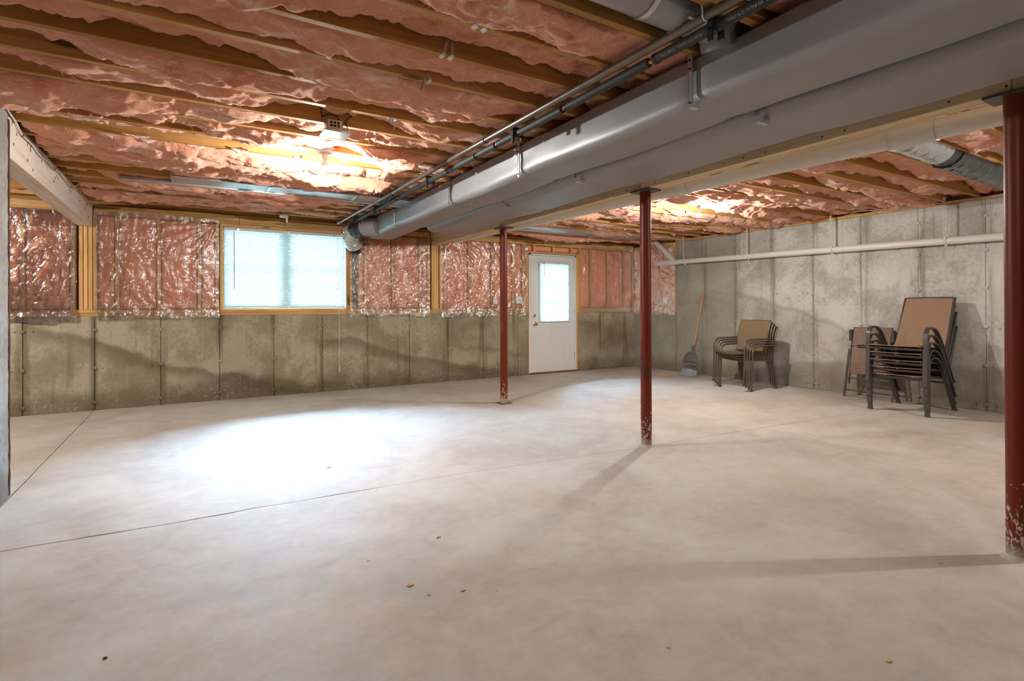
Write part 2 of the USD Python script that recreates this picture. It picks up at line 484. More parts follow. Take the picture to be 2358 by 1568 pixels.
M = Mat('leaf')
n = M('noise_texture', vector=M.pos(), scale=3.0, detail=2.0)
c = M.mixc(n, (.10, .22, .10), (.22, .38, .20))
M_leaf = M.done(M('mix_closure', fac=.4, closure1=M('principled_bsdf', base_color=c, roughness=.5), closure2=M('translucent_bsdf', color=(.25, .45, .22))))
M_bark = simple('bark', (.15, .11, .08), .9, var=.3, bump=.8)
M = Mat('lawn')
n = M('noise_texture', vector=M.pos(), scale=4.0, detail=4.0)
M_lawn = M.done(M('principled_bsdf', base_color=M.mixc(n, (.20, .24, .13), (.36, .38, .26)), roughness=.9))

M_bronze = simple('bronze_frame', (.135, .105, .078), .30, metal=.5, var=.1)
M_bronze2 = simple('dark_bronze_frame', (.075, .062, .057), .36, metal=.25, var=.1)


def weave(name, a, b, sc, rough=.7, pattern=False):
    M = Mat(name)
    p = M('texture_coordinate')
    if pattern:
        br = M('brick_texture', vector=M('mapping', vector=M('combine_xyz', x=M.also(M('separate_xyz', out='x', vector=p), 'y'), y=M.also(M('separate_xyz', out='x', vector=p), 'z'), z=0.0), scale=(1, 1, 1)), color1=a, color2=tuple(.8 * x for x in a), mortar=b, scale=1.0, mortar_size=.0028, mortar_smooth=.3, brick_width=.034, row_height=.016, bias=0.0)
        c = br
        h = M('noise_texture', vector=M.pos(obj=True), scale=150.0)
    else:
        w1 = M('wave_texture', vector=p, wave_type='bands', bands_direction='y', scale=sc)
        w2 = M('wave_texture', vector=p, wave_type='bands', bands_direction='z', scale=sc)
        h = M.m('multiply', w1, w2)
        n = M('noise_texture', vector=M.pos((2, 14, 14), obj=True), scale=1.0, detail=3.0)
        c = M.mixc(M.m('add', M.m('multiply', h, .4), M.m('multiply', n, .5)), a, b)
    return M.done(M('principled_bsdf', base_color=c, roughness=rough, normal=M('bump', height=h, strength=.2, distance=.001), specular_ior_level=.3))


M_sling = weave('tan_sling', (.27, .165, .098), (.33, .21, .13), 160)
M_sling2 = weave('olive_sling', (.175, .122, .066), (.215, .152, .088), 160)
M_wicker = weave('brown_weave', (.13, .068, .050), (.36, .25, .20), 90, pattern=True)
M_broomwood = wood('broom_wood', (.50, .20, .06), (.60, .27, .09), 'z', knots=False, rough=.35)
M_pan = simple('grey_plastic', (.13, .118, .112), .45, bump=.2, bscale=150)
M_bristle = simple('grey_bristle', (.36, .39, .43), .6, var=.25)
M_leafbit = simple('dry_leaf', (.55, .34, .08), .8, var=.3)
M_chip = simple('pale_chip', (.75, .70, .62), .8)
M_darkbit = simple('dark_crumb', (.09, .05, .03), .9)

# ------------------------------------------------------------------ the setting: floor
XL, XR, YB, YF = -0.955, 7.35, 7.5745, -3.6
XFAR = -4.4
ZJ, ZSUB = 2.33, 2.565
fl = struct('floor')


def slab(poly, z0=-.12, z1=0.0):
    m = trimesh.creation.extrude_polygon(Polygon(poly), z1 - z0)
    m.apply_translation([0, 0, z0])
    return m


jr = np.random.default_rng(3)
jx = np.linspace(XL, XR, 60)
jy = np.interp(jx, [XL, -.2, 1.4, 3.15, 4.3, 5.9, XR], [3.40, 3.36, 3.322, 3.146, 3.09, 2.96, 2.87]) + jr.normal(0, .004, 60)
jw = .0025 + .004 * np.abs(jr.normal(0, .6, 60)) * (jx < 1.0)
near = [(XFAR, YF), (XR + .2, YF), (XR + .2, jy[-1])] + [(x, y - w) for x, y, w in zip(jx[::-1], jy[::-1], jw[::-1])] + [(XFAR, 3.40)]
back = [(x, y + w) for x, y, w in zip(jx, jy, jw)] + [(XR + .2, jy[-1]), (XR + .2, YB + .2), (XL + .008, YB + .2), (XL + .008, 4.36)]
left = [(XFAR, 3.404), (XL - .002, 3.404), (XL - .001, 4.36), (XL + .003, YB + .2), (XFAR, YB + .2)]
obj('concrete_slab', slab(near), M_floor, fl)
obj('concrete_slab', slab(back), M_floor, fl)
obj('concrete_slab', slab(left), M_floor, fl)
obj('joint_filler', box(XFAR, XR + .2, 2.7, YB + .2, -.16, -.006), M_joint, fl)

# ------------------------------------------------------------------ walls
FORM_BACK = [XFAR, -3.4, -2.79, -2.174, -1.557, -.945, -.322, .294, .916, 1.532, 2.154, 2.779, 3.408, 4.026, 4.687, 4.895]
FORM_BACK2 = [5.945, 6.56, 7.214, 7.36]
TIES_Z = (.081, .487, .905)


def panel_wall(parent, edges, z0, z1, y_front, thick, mat, axis='x', seed=0, gap=.003):
    """cast concrete between form joints; each panel its own piece with a recessed joint"""
    rr = np.random.default_rng(seed)
    for a, b in zip(edges[:-1], edges[1:]):
        d = rr.uniform(-.0025, .0025)
        if axis == 'x':
            m = box(a + gap, b - gap, y_front + d, y_front + thick, z0, z1, .004)
        else:
            m = box(y_front + d, y_front + thick, a + gap, b - gap, z0, z1, .004)
        obj('concrete_panel', m, mat, parent)


def lump(c, r, seed):
    s = trimesh.creation.icosphere(2, 1.0)
    v = s.vertices
    s.vertices = v * (.75 + .5 * fbm(v * 2.2 + seed * 7.3, 3, seed))[:, None] * np.array(r) + np.array(c)
    return s


wb = struct('wall_back')
obj('joint_backing', cat([box(XFAR, 4.893, YB + .012, YB + .19, 0, 1.055), box(5.947, 7.36, YB + .012, YB + .19, 0, 1.055)]), M_joint, wb)
panel_wall(wb, FORM_BACK, 0, 1.0595, YB, .18, M_conc_back, 'x', seed=1)
panel_wall(wb, FORM_BACK2, 0, 1.0595, YB, .18, M_conc_back, 'x', seed=2)
k = 0
for x in FORM_BACK[4:-1] + FORM_BACK2[1:-1]:
    for zz in TIES_Z:
        k += 1
        obj('form_tie', lump((x, YB - .003, zz + RNG.normal(0, .006)), (.024, .013, .022), k), M_conc_back, wb, smooth=True)
        for s in (-1, 1):
            if RNG.random() < .65:
                k += 1
                obj('form_tie', lump((x + s * RNG.uniform(.06, .10), YB - .001, zz + RNG.normal(0, .006)), (.016, .008, .016), k), M_conc_back, wb, smooth=True)

FY0, FY1 = YB + .001, YB + .135          # framing depth
# sill plates (broken by the door), top plates
for a, b in ((XFAR, -1.16), (-1.16, .297), (.297, 1.865), (1.865, 3.05), (3.05, 4.87), (5.97, 7.345)):
    obj('sill_plate', box(a + .002, b - .002, FY0 + .006, FY1, 1.060, 1.099, .002), M_plate, wb)
    obj('bottom_plate', box(a + .002, b - .002, FY0, FY1, 1.099, 1.137, .002), M_plate, wb)
for a, b in ((XFAR, -.96), (-.955, .52), (.52, 3.12), (3.25, 5.2), (5.2, 7.345)):
    obj('top_plate', box(a + .002, b - .002, FY0, FY1, 2.215, 2.252, .002), M_plate, wb)
    obj('top_plate', box(a + .002, b - .002, FY0 + .002, FY1, 2.253, 2.291, .002), M_plate, wb)
    obj('top_plate', box(a + .002, b - .002, FY0 + .03, FY1, 2.292, 2.33, .002), M_plate, wb)
STUDS = [(-2.8, -2.762), (-2.39, -2.352), (-1.985, -1.947), (-1.58, -1.542), (-1.158, -1.12),
         (-.959, -.921), (-.758, -.72), (-.357, -.319), (.058, .096), (.249, .287),
         (2.108, 2.146), (2.515, 2.551), (2.938, 2.974), (3.070, 3.108),
         (3.270, 3.306), (3.345, 3.383), (3.762, 3.800), (4.176, 4.214), (4.582, 4.620), (4.772, 4.810),
         (6.240, 6.280), (6.655, 6.693), (7.058, 7.096), (7.29, 7.34)]
for a, b in STUDS:
    obj('stud', box(a, b, FY0, FY1, 1.137, 2.215, .002), M_stud, wb)
for a in (-1.086, -1.043, -1.000, 3.137, 3.175, 3.213):   # posts under the two beams
    obj('post_ply', box(a, a + .037, FY0 - .004, FY1, 1.137, 2.079 if a < 0 else 2.097, .002), M_stud, wb)
# window framing
for a, b in ((.298, .334), (1.860, 1.896), (1.900, 1.938)):
    obj('jack_stud', box(a, b, FY0, FY1, 1.137, 2.178, .002), M_stud, wb)
for z0, z1 in ((2.178, 2.2145),):
    obj('header', box(.298, 1.94, FY0 - .001, FY1, z0, z1, .002), M_plate, wb)
# door framing
for a, b, z1 in ((4.812, 4.850, 2.215), (4.852, 4.893, 2.07), (5.945, 5.985, 2.07), (5.987, 6.025, 2.215)):
    obj('jack_stud', box(a, b, FY0, FY1, 0.0 if 4.85 < a < 5.96 else 1.137, z1, .002), M_stud, wb)
obj('header', box(4.852, 5.985, FY0, FY1, 2.07, 2.108, .002), M_plate, wb)
for x in (5.0, 5.41, 5.80):
    obj('cripple_stud', box(x, x + .038, FY0, FY1, 2.108, 2.215, .002), M_stud, wb)
# sheathing outside (holes at the window and the door)
WX0, WX1, WZ0, WZ1 = .340, 1.855, 1.141, 2.173
DX0, DX1, DZ1 = 4.895, 5.943, 2.07
obj('sheathing', cat([box(XFAR - .1, WX0, FY1, FY1 + .03, 1.06, 2.75), box(WX1, DX0, FY1, FY1 + .03, 1.06, 2.75), box(DX1, 7.55, FY1, FY1 + .03, 1.06, 2.75), box(WX0, WX1, FY1, FY1 + .03, WZ1, 2.75), box(WX0, WX1, FY1, FY1 + .03, 1.06, WZ0), box(DX0, DX1, FY1, FY1 + .03, DZ1, 2.75)]), M_osb, wb)


def wall_batt(x0, x1, z0, z1, y, seed, axis='x'):
    """pink batt in a stud bay, bulging a little, in world metres"""
    nu, nv = max(8, int((x1 - x0) / .014)), max(8, int((z1 - z0) / .014))
    U, V = np.meshgrid(np.linspace(0, 1, nu), np.linspace(0, 1, nv), indexing='ij')
    P = np.stack([x0 + U * (x1 - x0), np.zeros_like(U), z0 + V * (z1 - z0)], -1)
    e = (1 - np.abs(2 * U - 1) ** 8) * (1 - np.abs(2 * V - 1) ** 14)
    d = .02 + .022 * fbm(P * [5, 1, 4] + seed * 3.7, 4, seed) + .012 * np.abs(2 * fbm(P * [9, 1, 7] + seed, 3, seed + 9) - 1)
    d = d + .006 * (fbm(P * [40, 1, 18] + seed, 3, seed + 5) - .5)
    Y = y + .045 - e * d
    if axis == 'x':
        W = np.stack([P[..., 0], Y, P[..., 2]], -1)
    else:
        W = np.stack([Y, P[..., 0], P[..., 2]], -1)
    v = W.reshape(-1, 3)
    f = grid_faces(nu, nv)
    ring = np.array([i * nv for i in range(nu)] + [(nu - 1) * nv + j for j in range(1, nv)] + [i * nv + nv - 1 for i in range(nu - 2, -1, -1)] + [j for j in range(nv - 2, 0, -1)])
    back = v[ring].copy()
    back[:, 1 if axis == 'x' else 0] = y + .11
    r2 = len(v) + np.arange(len(ring))
    q, q2 = np.roll(ring, -1), np.roll(r2, -1)
    return trimesh.Trimesh(np.vstack([v, back]), np.vstack([f, np.stack([ring, q2, q], 1), np.stack([ring, r2, q2], 1)]), process=False)


bays = [(-2.35, -1.985), (-1.945, -1.582), (-1.540, -1.160), (-.919, -.760), (-.718, -.359), (-.317, .056), (.098, .247),
        (2.02, 2.106), (2.148, 2.513), (2.553, 2.936), (2.976, 3.068),
        (3.308, 3.343), (3.385, 3.760), (3.802, 4.174), (4.216, 4.580), (4.622, 4.770), (6.027, 6.238), (6.282, 6.653), (6.695, 7.056), (7.098, 7.288)]
for i, (a, b) in enumerate(bays):
    obj('insulation_batt', wall_batt(a, b, 1.139, 2.213, FY0 - .004, 20 + i), M_wbatt, wb, smooth=True)
for i, (a, b) in enumerate(((4.852, 4.998), (5.04, 5.408), (5.45, 5.798), (5.84, 5.985))):
    obj('insulation_batt', wall_batt(a, b, 2.11, 2.213, FY0 + .01, 60 + i), M_wbatt, wb, smooth=True)


def film(x0, x1, z0, z1, y, seed, creases, axis='x', amp=1.0, skew=0.0, ragged=.02):
    """a stapled polyethylene sheet with pulled creases: (x, z, x', z', height, width)"""
    nu, nv = int((x1 - x0) / .010) + 2, int((z1 - z0) / .010) + 2
    U, V = np.meshgrid(np.linspace(0, 1, nu), np.linspace(0, 1, nv), indexing='ij')
    X = x0 + U * (x1 - x0) + skew * (V - .5) * (1 - 2 * U)
    Zb = z0 + ragged * (fbm(np.stack([X * 6, X * 0, X * 0 + seed], -1), 3, seed) - .5) * 2
    Z = Zb + V * (z1 - Zb)
    P = np.stack([X, np.zeros_like(X), Z], -1)
    d = .012 * fbm(P * 3 + seed, 3, seed) + .010 * np.abs(2 * fbm(P * [14, 1, 6] + seed, 3, seed + 3) - 1) * fbm(P * 2.0 + 4, 2, seed + 8) * 2
    d = d + .022 * fbm(P * [11, 1, 4.5] + seed * 2, 2, seed + 15)
    d = d + .0045 * (fbm(P * 34 + seed, 3, seed + 6) - .5) * 2 * (fbm(P * 3.2 + 11, 2, seed + 2) > .5)
    for ax, az, bx_, bz_, h, w in creases:
        A, D = np.array([ax, az]), np.array([bx_ - ax, bz_ - az])
        L = np.hypot(*D)
        q = np.stack([X - ax, Z - az], -1)
        t = np.clip((q @ D) / L ** 2, 0, 1)
        dist = np.abs(q @ np.array([-D[1], D[0]]) / L)
        inside = ((q @ D) / L ** 2 > -.02) & ((q @ D) / L ** 2 < 1.02)
        d = d + .55 * h * np.exp(-(dist / (1.4 * w * (.5 + t))) ** 2) * np.sin(PI * np.clip(t, .02, .98)) ** .5 * inside
    d = d * amp * 1.25
    low = np.clip((1.12 - Z) / .06, 0, 1)            # the hem hangs free below the plates
    d = d + low * (.006 + .012 * fbm(P * [10, 1, 10], 3, seed + 12))
    Y = y - .003 - d
    W = np.stack([X, Y, Z], -1) if axis == 'x' else np.stack([Y, X, Z], -1)
    return trimesh.Trimesh(W.reshape(-1, 3), grid_faces(nu, nv), process=False)


def rays(cx, cz, pts, h=.012, w=.011):
    return [(cx, cz, a, b, h, w) for a, b in pts]


cr = np.random.default_rng(12)


def rand_creases(x0, x1, z0, z1, n, ang, spread, L=(.1, .3), h=.011, w=.008):
    out = []
    for _ in range(n):
        a = math.radians(cr.normal(ang, spread))
        l = cr.uniform(*L)
        x, z = cr.uniform(x0, x1), cr.uniform(z0, z1)
        out.append((x, z, x + l * math.cos(a), z + l * math.sin(a), h * cr.uniform(.5, 1.3), w * cr.uniform(.6, 1.4)))
    return out


FYP = FY0 - .002
obj('plastic_sheet', film(-2.6, -1.10, 1.01, 2.235, FYP, 1, rays(-1.55, 1.75, [(-1.35, 2.0), (-1.30, 1.88), (-1.28, 2.06)]) + rays(-1.55, 1.35, [(-1.3, 1.75)]) + rand_creases(-1.6, -1.15, 1.2, 2.1, 10, 55, 25), ragged=.03, amp=.6), M_film, wb, smooth=True)
obj('plastic_sheet', film(-.955, .290, 1.035, 2.262, FYP, 2,
    rays(.262, 2.20, [(-.35, 1.95), (-.2, 1.88), (-.05, 1.82), (.02, 1.80), (.08, 1.78), (.12, 1.85), (-.45, 2.1)], .014, .012) + [(-.60, 1.28, -.84, 1.12, .014, .012), (-.955 + .24, 2.2, -.955 + .22, 1.6, .016, .012), (-.72, 1.6, -.88, 1.2, .014, .014), (-.60, 2.05, -.595, 1.15, .008, .006), (.02, 2.05, .025, 1.2, .006, .006), (.25, 1.25, .08, 1.62, .013, .012), (.24, 1.22, .1, 1.45, .013, .012), (-.02, 1.5, .06, 1.75, .012, .012), (-.32, 1.2, -.1, 1.35, .012, .01)] + rand_creases(-.9, .25, 1.15, 1.9, 24, 50, 30), amp=.6), M_film, wb, smooth=True)
obj('plastic_sheet', film(1.90, 3.10, 1.025, 2.20, FYP, 3,
    [(2.95, 2.15, 2.80, 1.9, .018, .014), (2.93, 1.98, 2.80, 1.75, .016, .016), (2.9, 1.75, 2.74, 1.55, .013, .012), (2.57, 1.2, 2.65, 1.45, .013, .01)] + rand_creases(2.6, 2.75, 1.5, 1.95, 14, 10, 14, (.06, .14)) + rand_creases(2.3, 2.45, 1.3, 2.0, 16, 60, 25, (.05, .12)) + rand_creases(1.95, 3.08, 1.15, 2.1, 60, 65, 25), amp=1.0), M_film, wb, smooth=True)
obj('plastic_sheet', film(3.275, 4.865, 1.00, 2.20, FYP, 4,
    rays(3.345, 1.48, [(3.5, 1.2), (3.62, 1.24), (3.45, 1.25), (3.7, 1.3)], .015, .012) + rays(3.79, 1.46, [(3.98, 1.64), (4.0, 1.52), (3.96, 1.4), (3.93, 1.7)], .016, .011) + rays(4.15, 2.19, [(4.32, 1.88), (4.36, 1.75), (4.22, 1.95)], .016, .012) + rays(4.14, 1.4, [(4.3, 1.55), (4.25, 1.62), (4.36, 1.9)], .014, .010) + rays(3.66, 2.2, [(3.95, 2.05), (3.94, 1.93), (3.9, 1.9), (3.75, 2.0), (3.8, 1.8)], .016, .012) + rays(4.8, 1.95, [(4.65, 1.4), (4.68, 1.6), (4.64, 1.25)], .014, .010) + [(3.44, 2.1, 3.62, 1.85, .014, .012), (3.45, 1.95, 3.5, 1.4, .016, .016), (3.85, 1.73, 3.98, 1.73, .014, .012)] + rand_creases(3.4, 3.75, 1.4, 2.1, 36, -50, 18, (.06, .16)) + rand_creases(3.3, 4.8, 1.15, 2.1, 60, 60, 30), ragged=.03, amp=1.0), M_film, wb, smooth=True)
obj('plastic_sheet', film(6.035, 7.34, 1.05, 2.25, FYP, 5, rays(6.08, 1.72, [(6.12, 2.1), (6.14, 1.95), (6.1, 1.55)], .014, .01) + [(6.68, 1.15, 6.72, 1.42, .014, .012), (6.98, 2.1, 7.0, 1.4, .012, .01)] + rand_creases(6.05, 7.3, 1.15, 2.1, 30, 80, 18, (.1, .35)), amp=.9), M_film, wb, smooth=True)

# right wall: full height concrete, with a low stretch carrying an insulated frame by the corner
wr = struct('wall_right')
FORM_R = [YF, -3.3, -2.68, -2.07, -1.45, -.83, -.21, .41, 1.02, 1.64, 2.262, 2.883, 3.51, 4.121, 4.751, 5.345, 5.986, 6.55]
panel_wall(wr, FORM_R, 0, 2.293, XR, .2, M_conc_right, 'y', seed=5, gap=.0012)
panel_wall(wr, [6.55, 6.87, 7.22, YB + .1], 0, 1.0595, XR, .2, M_conc_right, 'y', seed=6, gap=.0012)
obj('joint_backing', cat([box(XR + .006, XR + .2, YF, 6.54, 0, 2.28), box(XR + .006, XR + .2, 6.5, YB + .1, 0, 1.05)]), M_joint, wr)
for y in FORM_R[9:-1]:
    for zz in (.075, .487, .905, 1.325, 1.74, 2.12):
        k += 1
        obj('form_tie', lump((XR - .003, y, zz + RNG.normal(0, .006)), (.013, .024, .022), k), M_conc_right, wr, smooth=True)
        for s in (-1, 1):
            if RNG.random() < .6:
                k += 1
                obj('form_tie', lump((XR - .001, y + s * RNG.uniform(.06, .11), zz + RNG.normal(0, .006)), (.008, .016, .016), k), M_conc_right, wr, smooth=True)
obj('sill_plate', box(XR - .01, XR + .14, YF, 6.55, 2.2935, 2.3295, .002), M_plate, wr)
obj('bottom_plate', box(XR + .001, XR + .135, 6.556, YB - .004, 1.060, 1.137, .002), M_plate, wr)
obj('top_plate', box(XR + .001, XR + .135, 6.556, YB - .004, 2.215, 2.291, .002), M_plate, wr)
for y in (6.556, 6.93, 7.32, 7.49):
    obj('stud', box(XR + .001, XR + .135, y, y + .038, 1.137, 2.215, .002), M_stud, wr)
for i, (a, b) in enumerate(((6.596, 6.928), (6.97, 7.318), (7.36, 7.488))):
    obj('insulation_batt', wall_batt(a, b, 1.139, 2.213, XR + .001, 80 + i, axis='y'), M_wbatt, wr, smooth=True)
obj('plastic_sheet', film(6.552, 7.55, 1.0, 2.25, XR, 9, rays(6.62, 1.68, [(6.75, 1.5), (6.72, 1.62), (6.80, 1.75), (6.7, 1.85)], .015, .012) + [(7.05, 1.15, 6.9, 1.6, .014, .012), (7.0, 1.3, 6.88, 1.72, .012, .010)] + rand_creases(6.58, 6.8, 1.5, 1.95, 22, 40, 30, (.05, .15)) + rand_creases(6.58, 7.4, 1.15, 2.1, 14, 75, 20), axis='y'), M_film, wr, smooth=True)
obj('rim_joist', cat([box(XR + .12, XR + .16, YF, YB + .2, 2.33, ZSUB), box(XR + .135, XR + .18, 6.55, YB + .2, 1.06, 2.34)]), M_joist, wr)

wl = struct('wall_left')
lw = box(XL - .21, XL, YF, 4.36, 0, 2.331)
lw = lw.subdivide_to_size(.12)
v = lw.vertices.copy()
edge = (v[:, 1] > 4.35)
v[edge, 1] += .012 * (fbm(v[edge] * 14, 3, 4) - .6)
v[edge & (v[:, 0] > XL - .01), 0] -= .010 * fbm(v[edge & (v[:, 0] > XL - .01)] * 20, 3, 5)
lw.vertices = v
obj('concrete_panel', lw, M_conc_left, wl)
obj('form_edge', tube([(XL - .006, 4.352, z) for z in np.linspace(0.01, 2.3, 40)], .008 + .004 * np.random.default_rng(2).random(40), 7), M_darkbit, wl, label='brown crumbly cast edge')
wf = struct('wall_front')
obj('concrete_panel', box(XFAR, XR + .2, YF - .2, YF, 0, ZSUB), M_conc_left, wf)
ws = struct('wall_side')
obj('concrete_panel', box(XFAR - .2, XFAR, YF, YB + .3, 0, ZSUB), M_conc_left, ws)

# ------------------------------------------------------------------ ceiling: joists, subfloor and pink batts
ce = struct('ceiling')
obj('subfloor', box(XFAR - .1, XR + .2, YF - .1, YB + .2, ZSUB, ZSUB + .02), M_osb, ce)
obj('rim_joist', box(XFAR, XR + .12, FY1 - .05, FY1, 2.33, ZSUB), M_joist, ce)
YJ = [2.0 + .3085 * i for i in range(-18, 18)]
SPANS = [(XFAR, XL - .065), (XL - .063, 3.188), (3.192, XR + .12)]
BATT_SAMPLES = []


def turn(P, a):
    c_, s_ = math.cos(a), math.sin(a)
    return np.stack([P[..., 0] * c_ - P[..., 1] * s_, P[..., 0] * s_ + P[..., 1] * c_, P[..., 2]], -1)


def puff(p, s, soft=.03):
    """rounded hills with soft creases between them"""
    return np.sqrt((2 * noise(p, s) - 1) ** 2 + soft) * .8 + np.sqrt((2 * noise(turn(p, 1.1) * 2.1, s + 1) - 1) ** 2 + soft) * .3


LIFTS = [(.80, 3.39, .10, .42), (.86, 4.0, .05, .22), (.86, 4.3, .03, .18), (5.0, 4.0, .06, .25), (5.0, 4.3, .04, .20)]


def ceil_batt(x0, x1, y0, y1, seed, res, lift=0.0, wall_lift=0.0):
    nu, nv = max(6, int((x1 - x0) / res)), max(7, int((y1 - y0) / res))
    U, V = np.meshgrid(np.linspace(0, 1, nu), np.linspace(0, 1, nv), indexing='ij')
    X, Y = x0 + U * (x1 - x0), y0 + V * (y1 - y0)
    P = np.stack([X, Y, np.zeros_like(X) + seed * 1.37], -1)
    wx = fbm(turn(P, .5) * [2.6, 3.2, 1], 3, seed + 40) - .5
    wy = fbm(turn(P, .9) * [2.6, 3.2, 1] + 9.1, 3, seed + 41) - .5
    Q = turn(P + np.stack([wx * .45, wy * .32, 0 * wx], -1), .55)
    n1 = fbm(P * [1.0, .4, 1], 3, seed + 1)
    n1 = np.clip((n1 - .5) * 2.4 + .5, 0, 1)
    tilt = (fbm(P * [.8, 0, 1] + 5, 2, seed + 2) - .5) * .22
    base = 2.396 + lift - .140 * n1 + tilt * (V - .5) + wall_lift * np.clip((X - 5.3) / 1.4, 0, 1)
    edge = np.abs(2 * V - 1) ** 5
    lumps = .060 * (puff(Q * [3.6, 4.4, 1], seed + 3) - .45) + .036 * (puff(turn(Q, .8) * [8.5, 10.5, 1], seed + 4) - .45) + .012 * (puff(turn(Q, .2) * [21, 25, 1], seed + 14) - .45)
    ph = fbm(turn(Q, -.7) * [3.2, 4.2, 1] + 3, 3, seed + 5) * 4            # a few torn layers
    tr_ = ph - np.floor(ph)
    lumps = lumps + .016 * np.where(tr_ < .82, tr_ / .82, (1 - tr_) / .18) - .008
    fine = .0065 * (fbm(turn(Q, .3) * [26, 44, 1], 3, seed + 6) - .5) * 2
    Z = base - lumps - fine + .050 * edge
    for lx, ly, la, lr in LIFTS:
        if y0 < ly < y1:
            Z = Z + la * np.exp(-((X - lx) / lr) ** 4)
    Yd = Y + (fbm(P * [7, 5, 1] + 2, 2, seed + 7) - .5) * .06 * (1 - .2 * edge)
    lim = np.where(Z < 2.327, .024, -.002)              # may bulge under a joist only below it
    Yd = np.clip(Yd, y0 - lim, y1 + lim)
    Xd = X + (fbm(P * [7, 7, 1] + 6, 2, seed + 9) - .5) * .06
    keep = np.clip((X - 1.52) / .12, 0, 1) * np.clip((2.30 - X) / .2, 0, 1)      # clear of the pipes
    Z = np.where(X < 3.1, Z + keep * np.log1p(np.exp(np.clip((2.345 - Z) * 60, -30, 30))) / 60, Z)
    W = np.stack([Xd, Yd, np.minimum(Z, 2.52)], -1)
    BATT_SAMPLES.append(W[::3, ::3].reshape(-1, 3))
    top = W[:, [0, -1]].copy()
    top[..., 2] = 2.55
    top[:, 0, 1], top[:, 1, 1] = y0, y1
    W = np.concatenate([top[:, :1], W, top[:, 1:]], 1)
    f = grid_faces(nu, nv + 2)[:, ::-1]
    return trimesh.Trimesh(W.reshape(-1, 3), f, process=False)


for i, y in enumerate(YJ):
    if y > YB - .02:
        continue
    for (a, b), dy in zip(SPANS, (0, 0, .012)):
        if a < XL - 1 and y < 3.9:
            continue
        obj('joist', box(a, b, y - .019 + dy, y + .019 + dy, ZJ, ZSUB - .001, .002), M_joist, ce)
skip_bay = set()
sd = 100
for y, y2 in zip(YJ[:-1], YJ[1:]):
    if y > YB - .05 or y < -1.2:
        continue
    y1 = min(y2 - .021, YB - .01)
    near = 1.0 < y < 6.2
    res = .0105 if near else (.014 if y > 6 else .022)
    sd += 10
    if y > 4.0:
        obj('insulation_batt', ceil_batt(-2.6, -1.12, y + .021, y1, sd + 5, .02), M_batt, ce, smooth=True)
    duct_bay = 5.30 < y < 5.65
    if duct_bay:
        obj('insulation_batt', ceil_batt(-.93, -.2, y + .021, y1, sd, res), M_batt, ce, smooth=True)
    elif 1.35 < y < 1.65:
        obj('insulation_batt', ceil_batt(-.93, 1.30, y + .021, y1, sd, res), M_batt, ce, smooth=True)
    else:
        lift = -.030 if (3.6 < y < 5.4) else (-.012 if y > 3.0 else .0)
        obj('insulation_batt', ceil_batt(-.93, 2.42 if y < 6.3 else 3.1, y + .021, y1, sd, res, lift), M_batt, ce, smooth=True)
    if 1.6 < y < 1.95:
        pass
    elif 6.4 < y < 6.7:
        obj('insulation_batt', ceil_batt(6.6, 7.40, y + .033, y1 + .012, sd + 3, .014), M_batt, ce, smooth=True)
    else:
        obj('insulation_batt', ceil_batt(3.26, 7.42, y + .033, min(y1 + .012, YB - .01), sd + 3, .0125 if y > .8 else .022, -.014, .035), M_batt, ce, smooth=True)

# loose strands of fibre hanging from the batts
S = np.vstack(BATT_SAMPLES)
S = S[(S[:, 1] > 1.0) & (S[:, 2] < 2.35)]
fr_ = np.random.default_rng(5)
idx = fr_.choice(len(S), 9000, replace=False)
cp, cnt, wd = [], [], []
for s in S[idx]:
    L = fr_.uniform(.012, .05) * (1 + (fr_.random() < .08))
    d = np.array([fr_.normal(0, 1.0), fr_.normal(0, .6), -abs(fr_.normal(0, .45))])
    d /= np.linalg.norm(d)
    bend = fr_.normal(0, .35, 3) * L
    for t in (0, .35, .7, 1):
        cp.append(s + d * L * t + bend * t * t + [0, 0, .004 * (1 - t)])
        wd.append(.0019 * (1.15 - t))
    cnt.append(4)
bc = UsdGeom.BasisCurves.Define(stage, '/World/ceiling/loose_fibre')
bc.CreateTypeAttr('linear')
bc.CreatePointsAttr(Vt.Vec3fArray.FromNumpy(np.array(cp, np.float32)))
bc.CreateCurveVertexCountsAttr(Vt.IntArray.FromNumpy(np.array(cnt, np.int32)))
bc.CreateWidthsAttr(Vt.FloatArray.FromNumpy(np.array(wd, np.float32)))
bc.SetWidthsInterpolation('vertex')
UsdShade.MaterialBindingAPI.Apply(bc.GetPrim()).Bind(M_fibre)
tag(bc, kind='stuff')

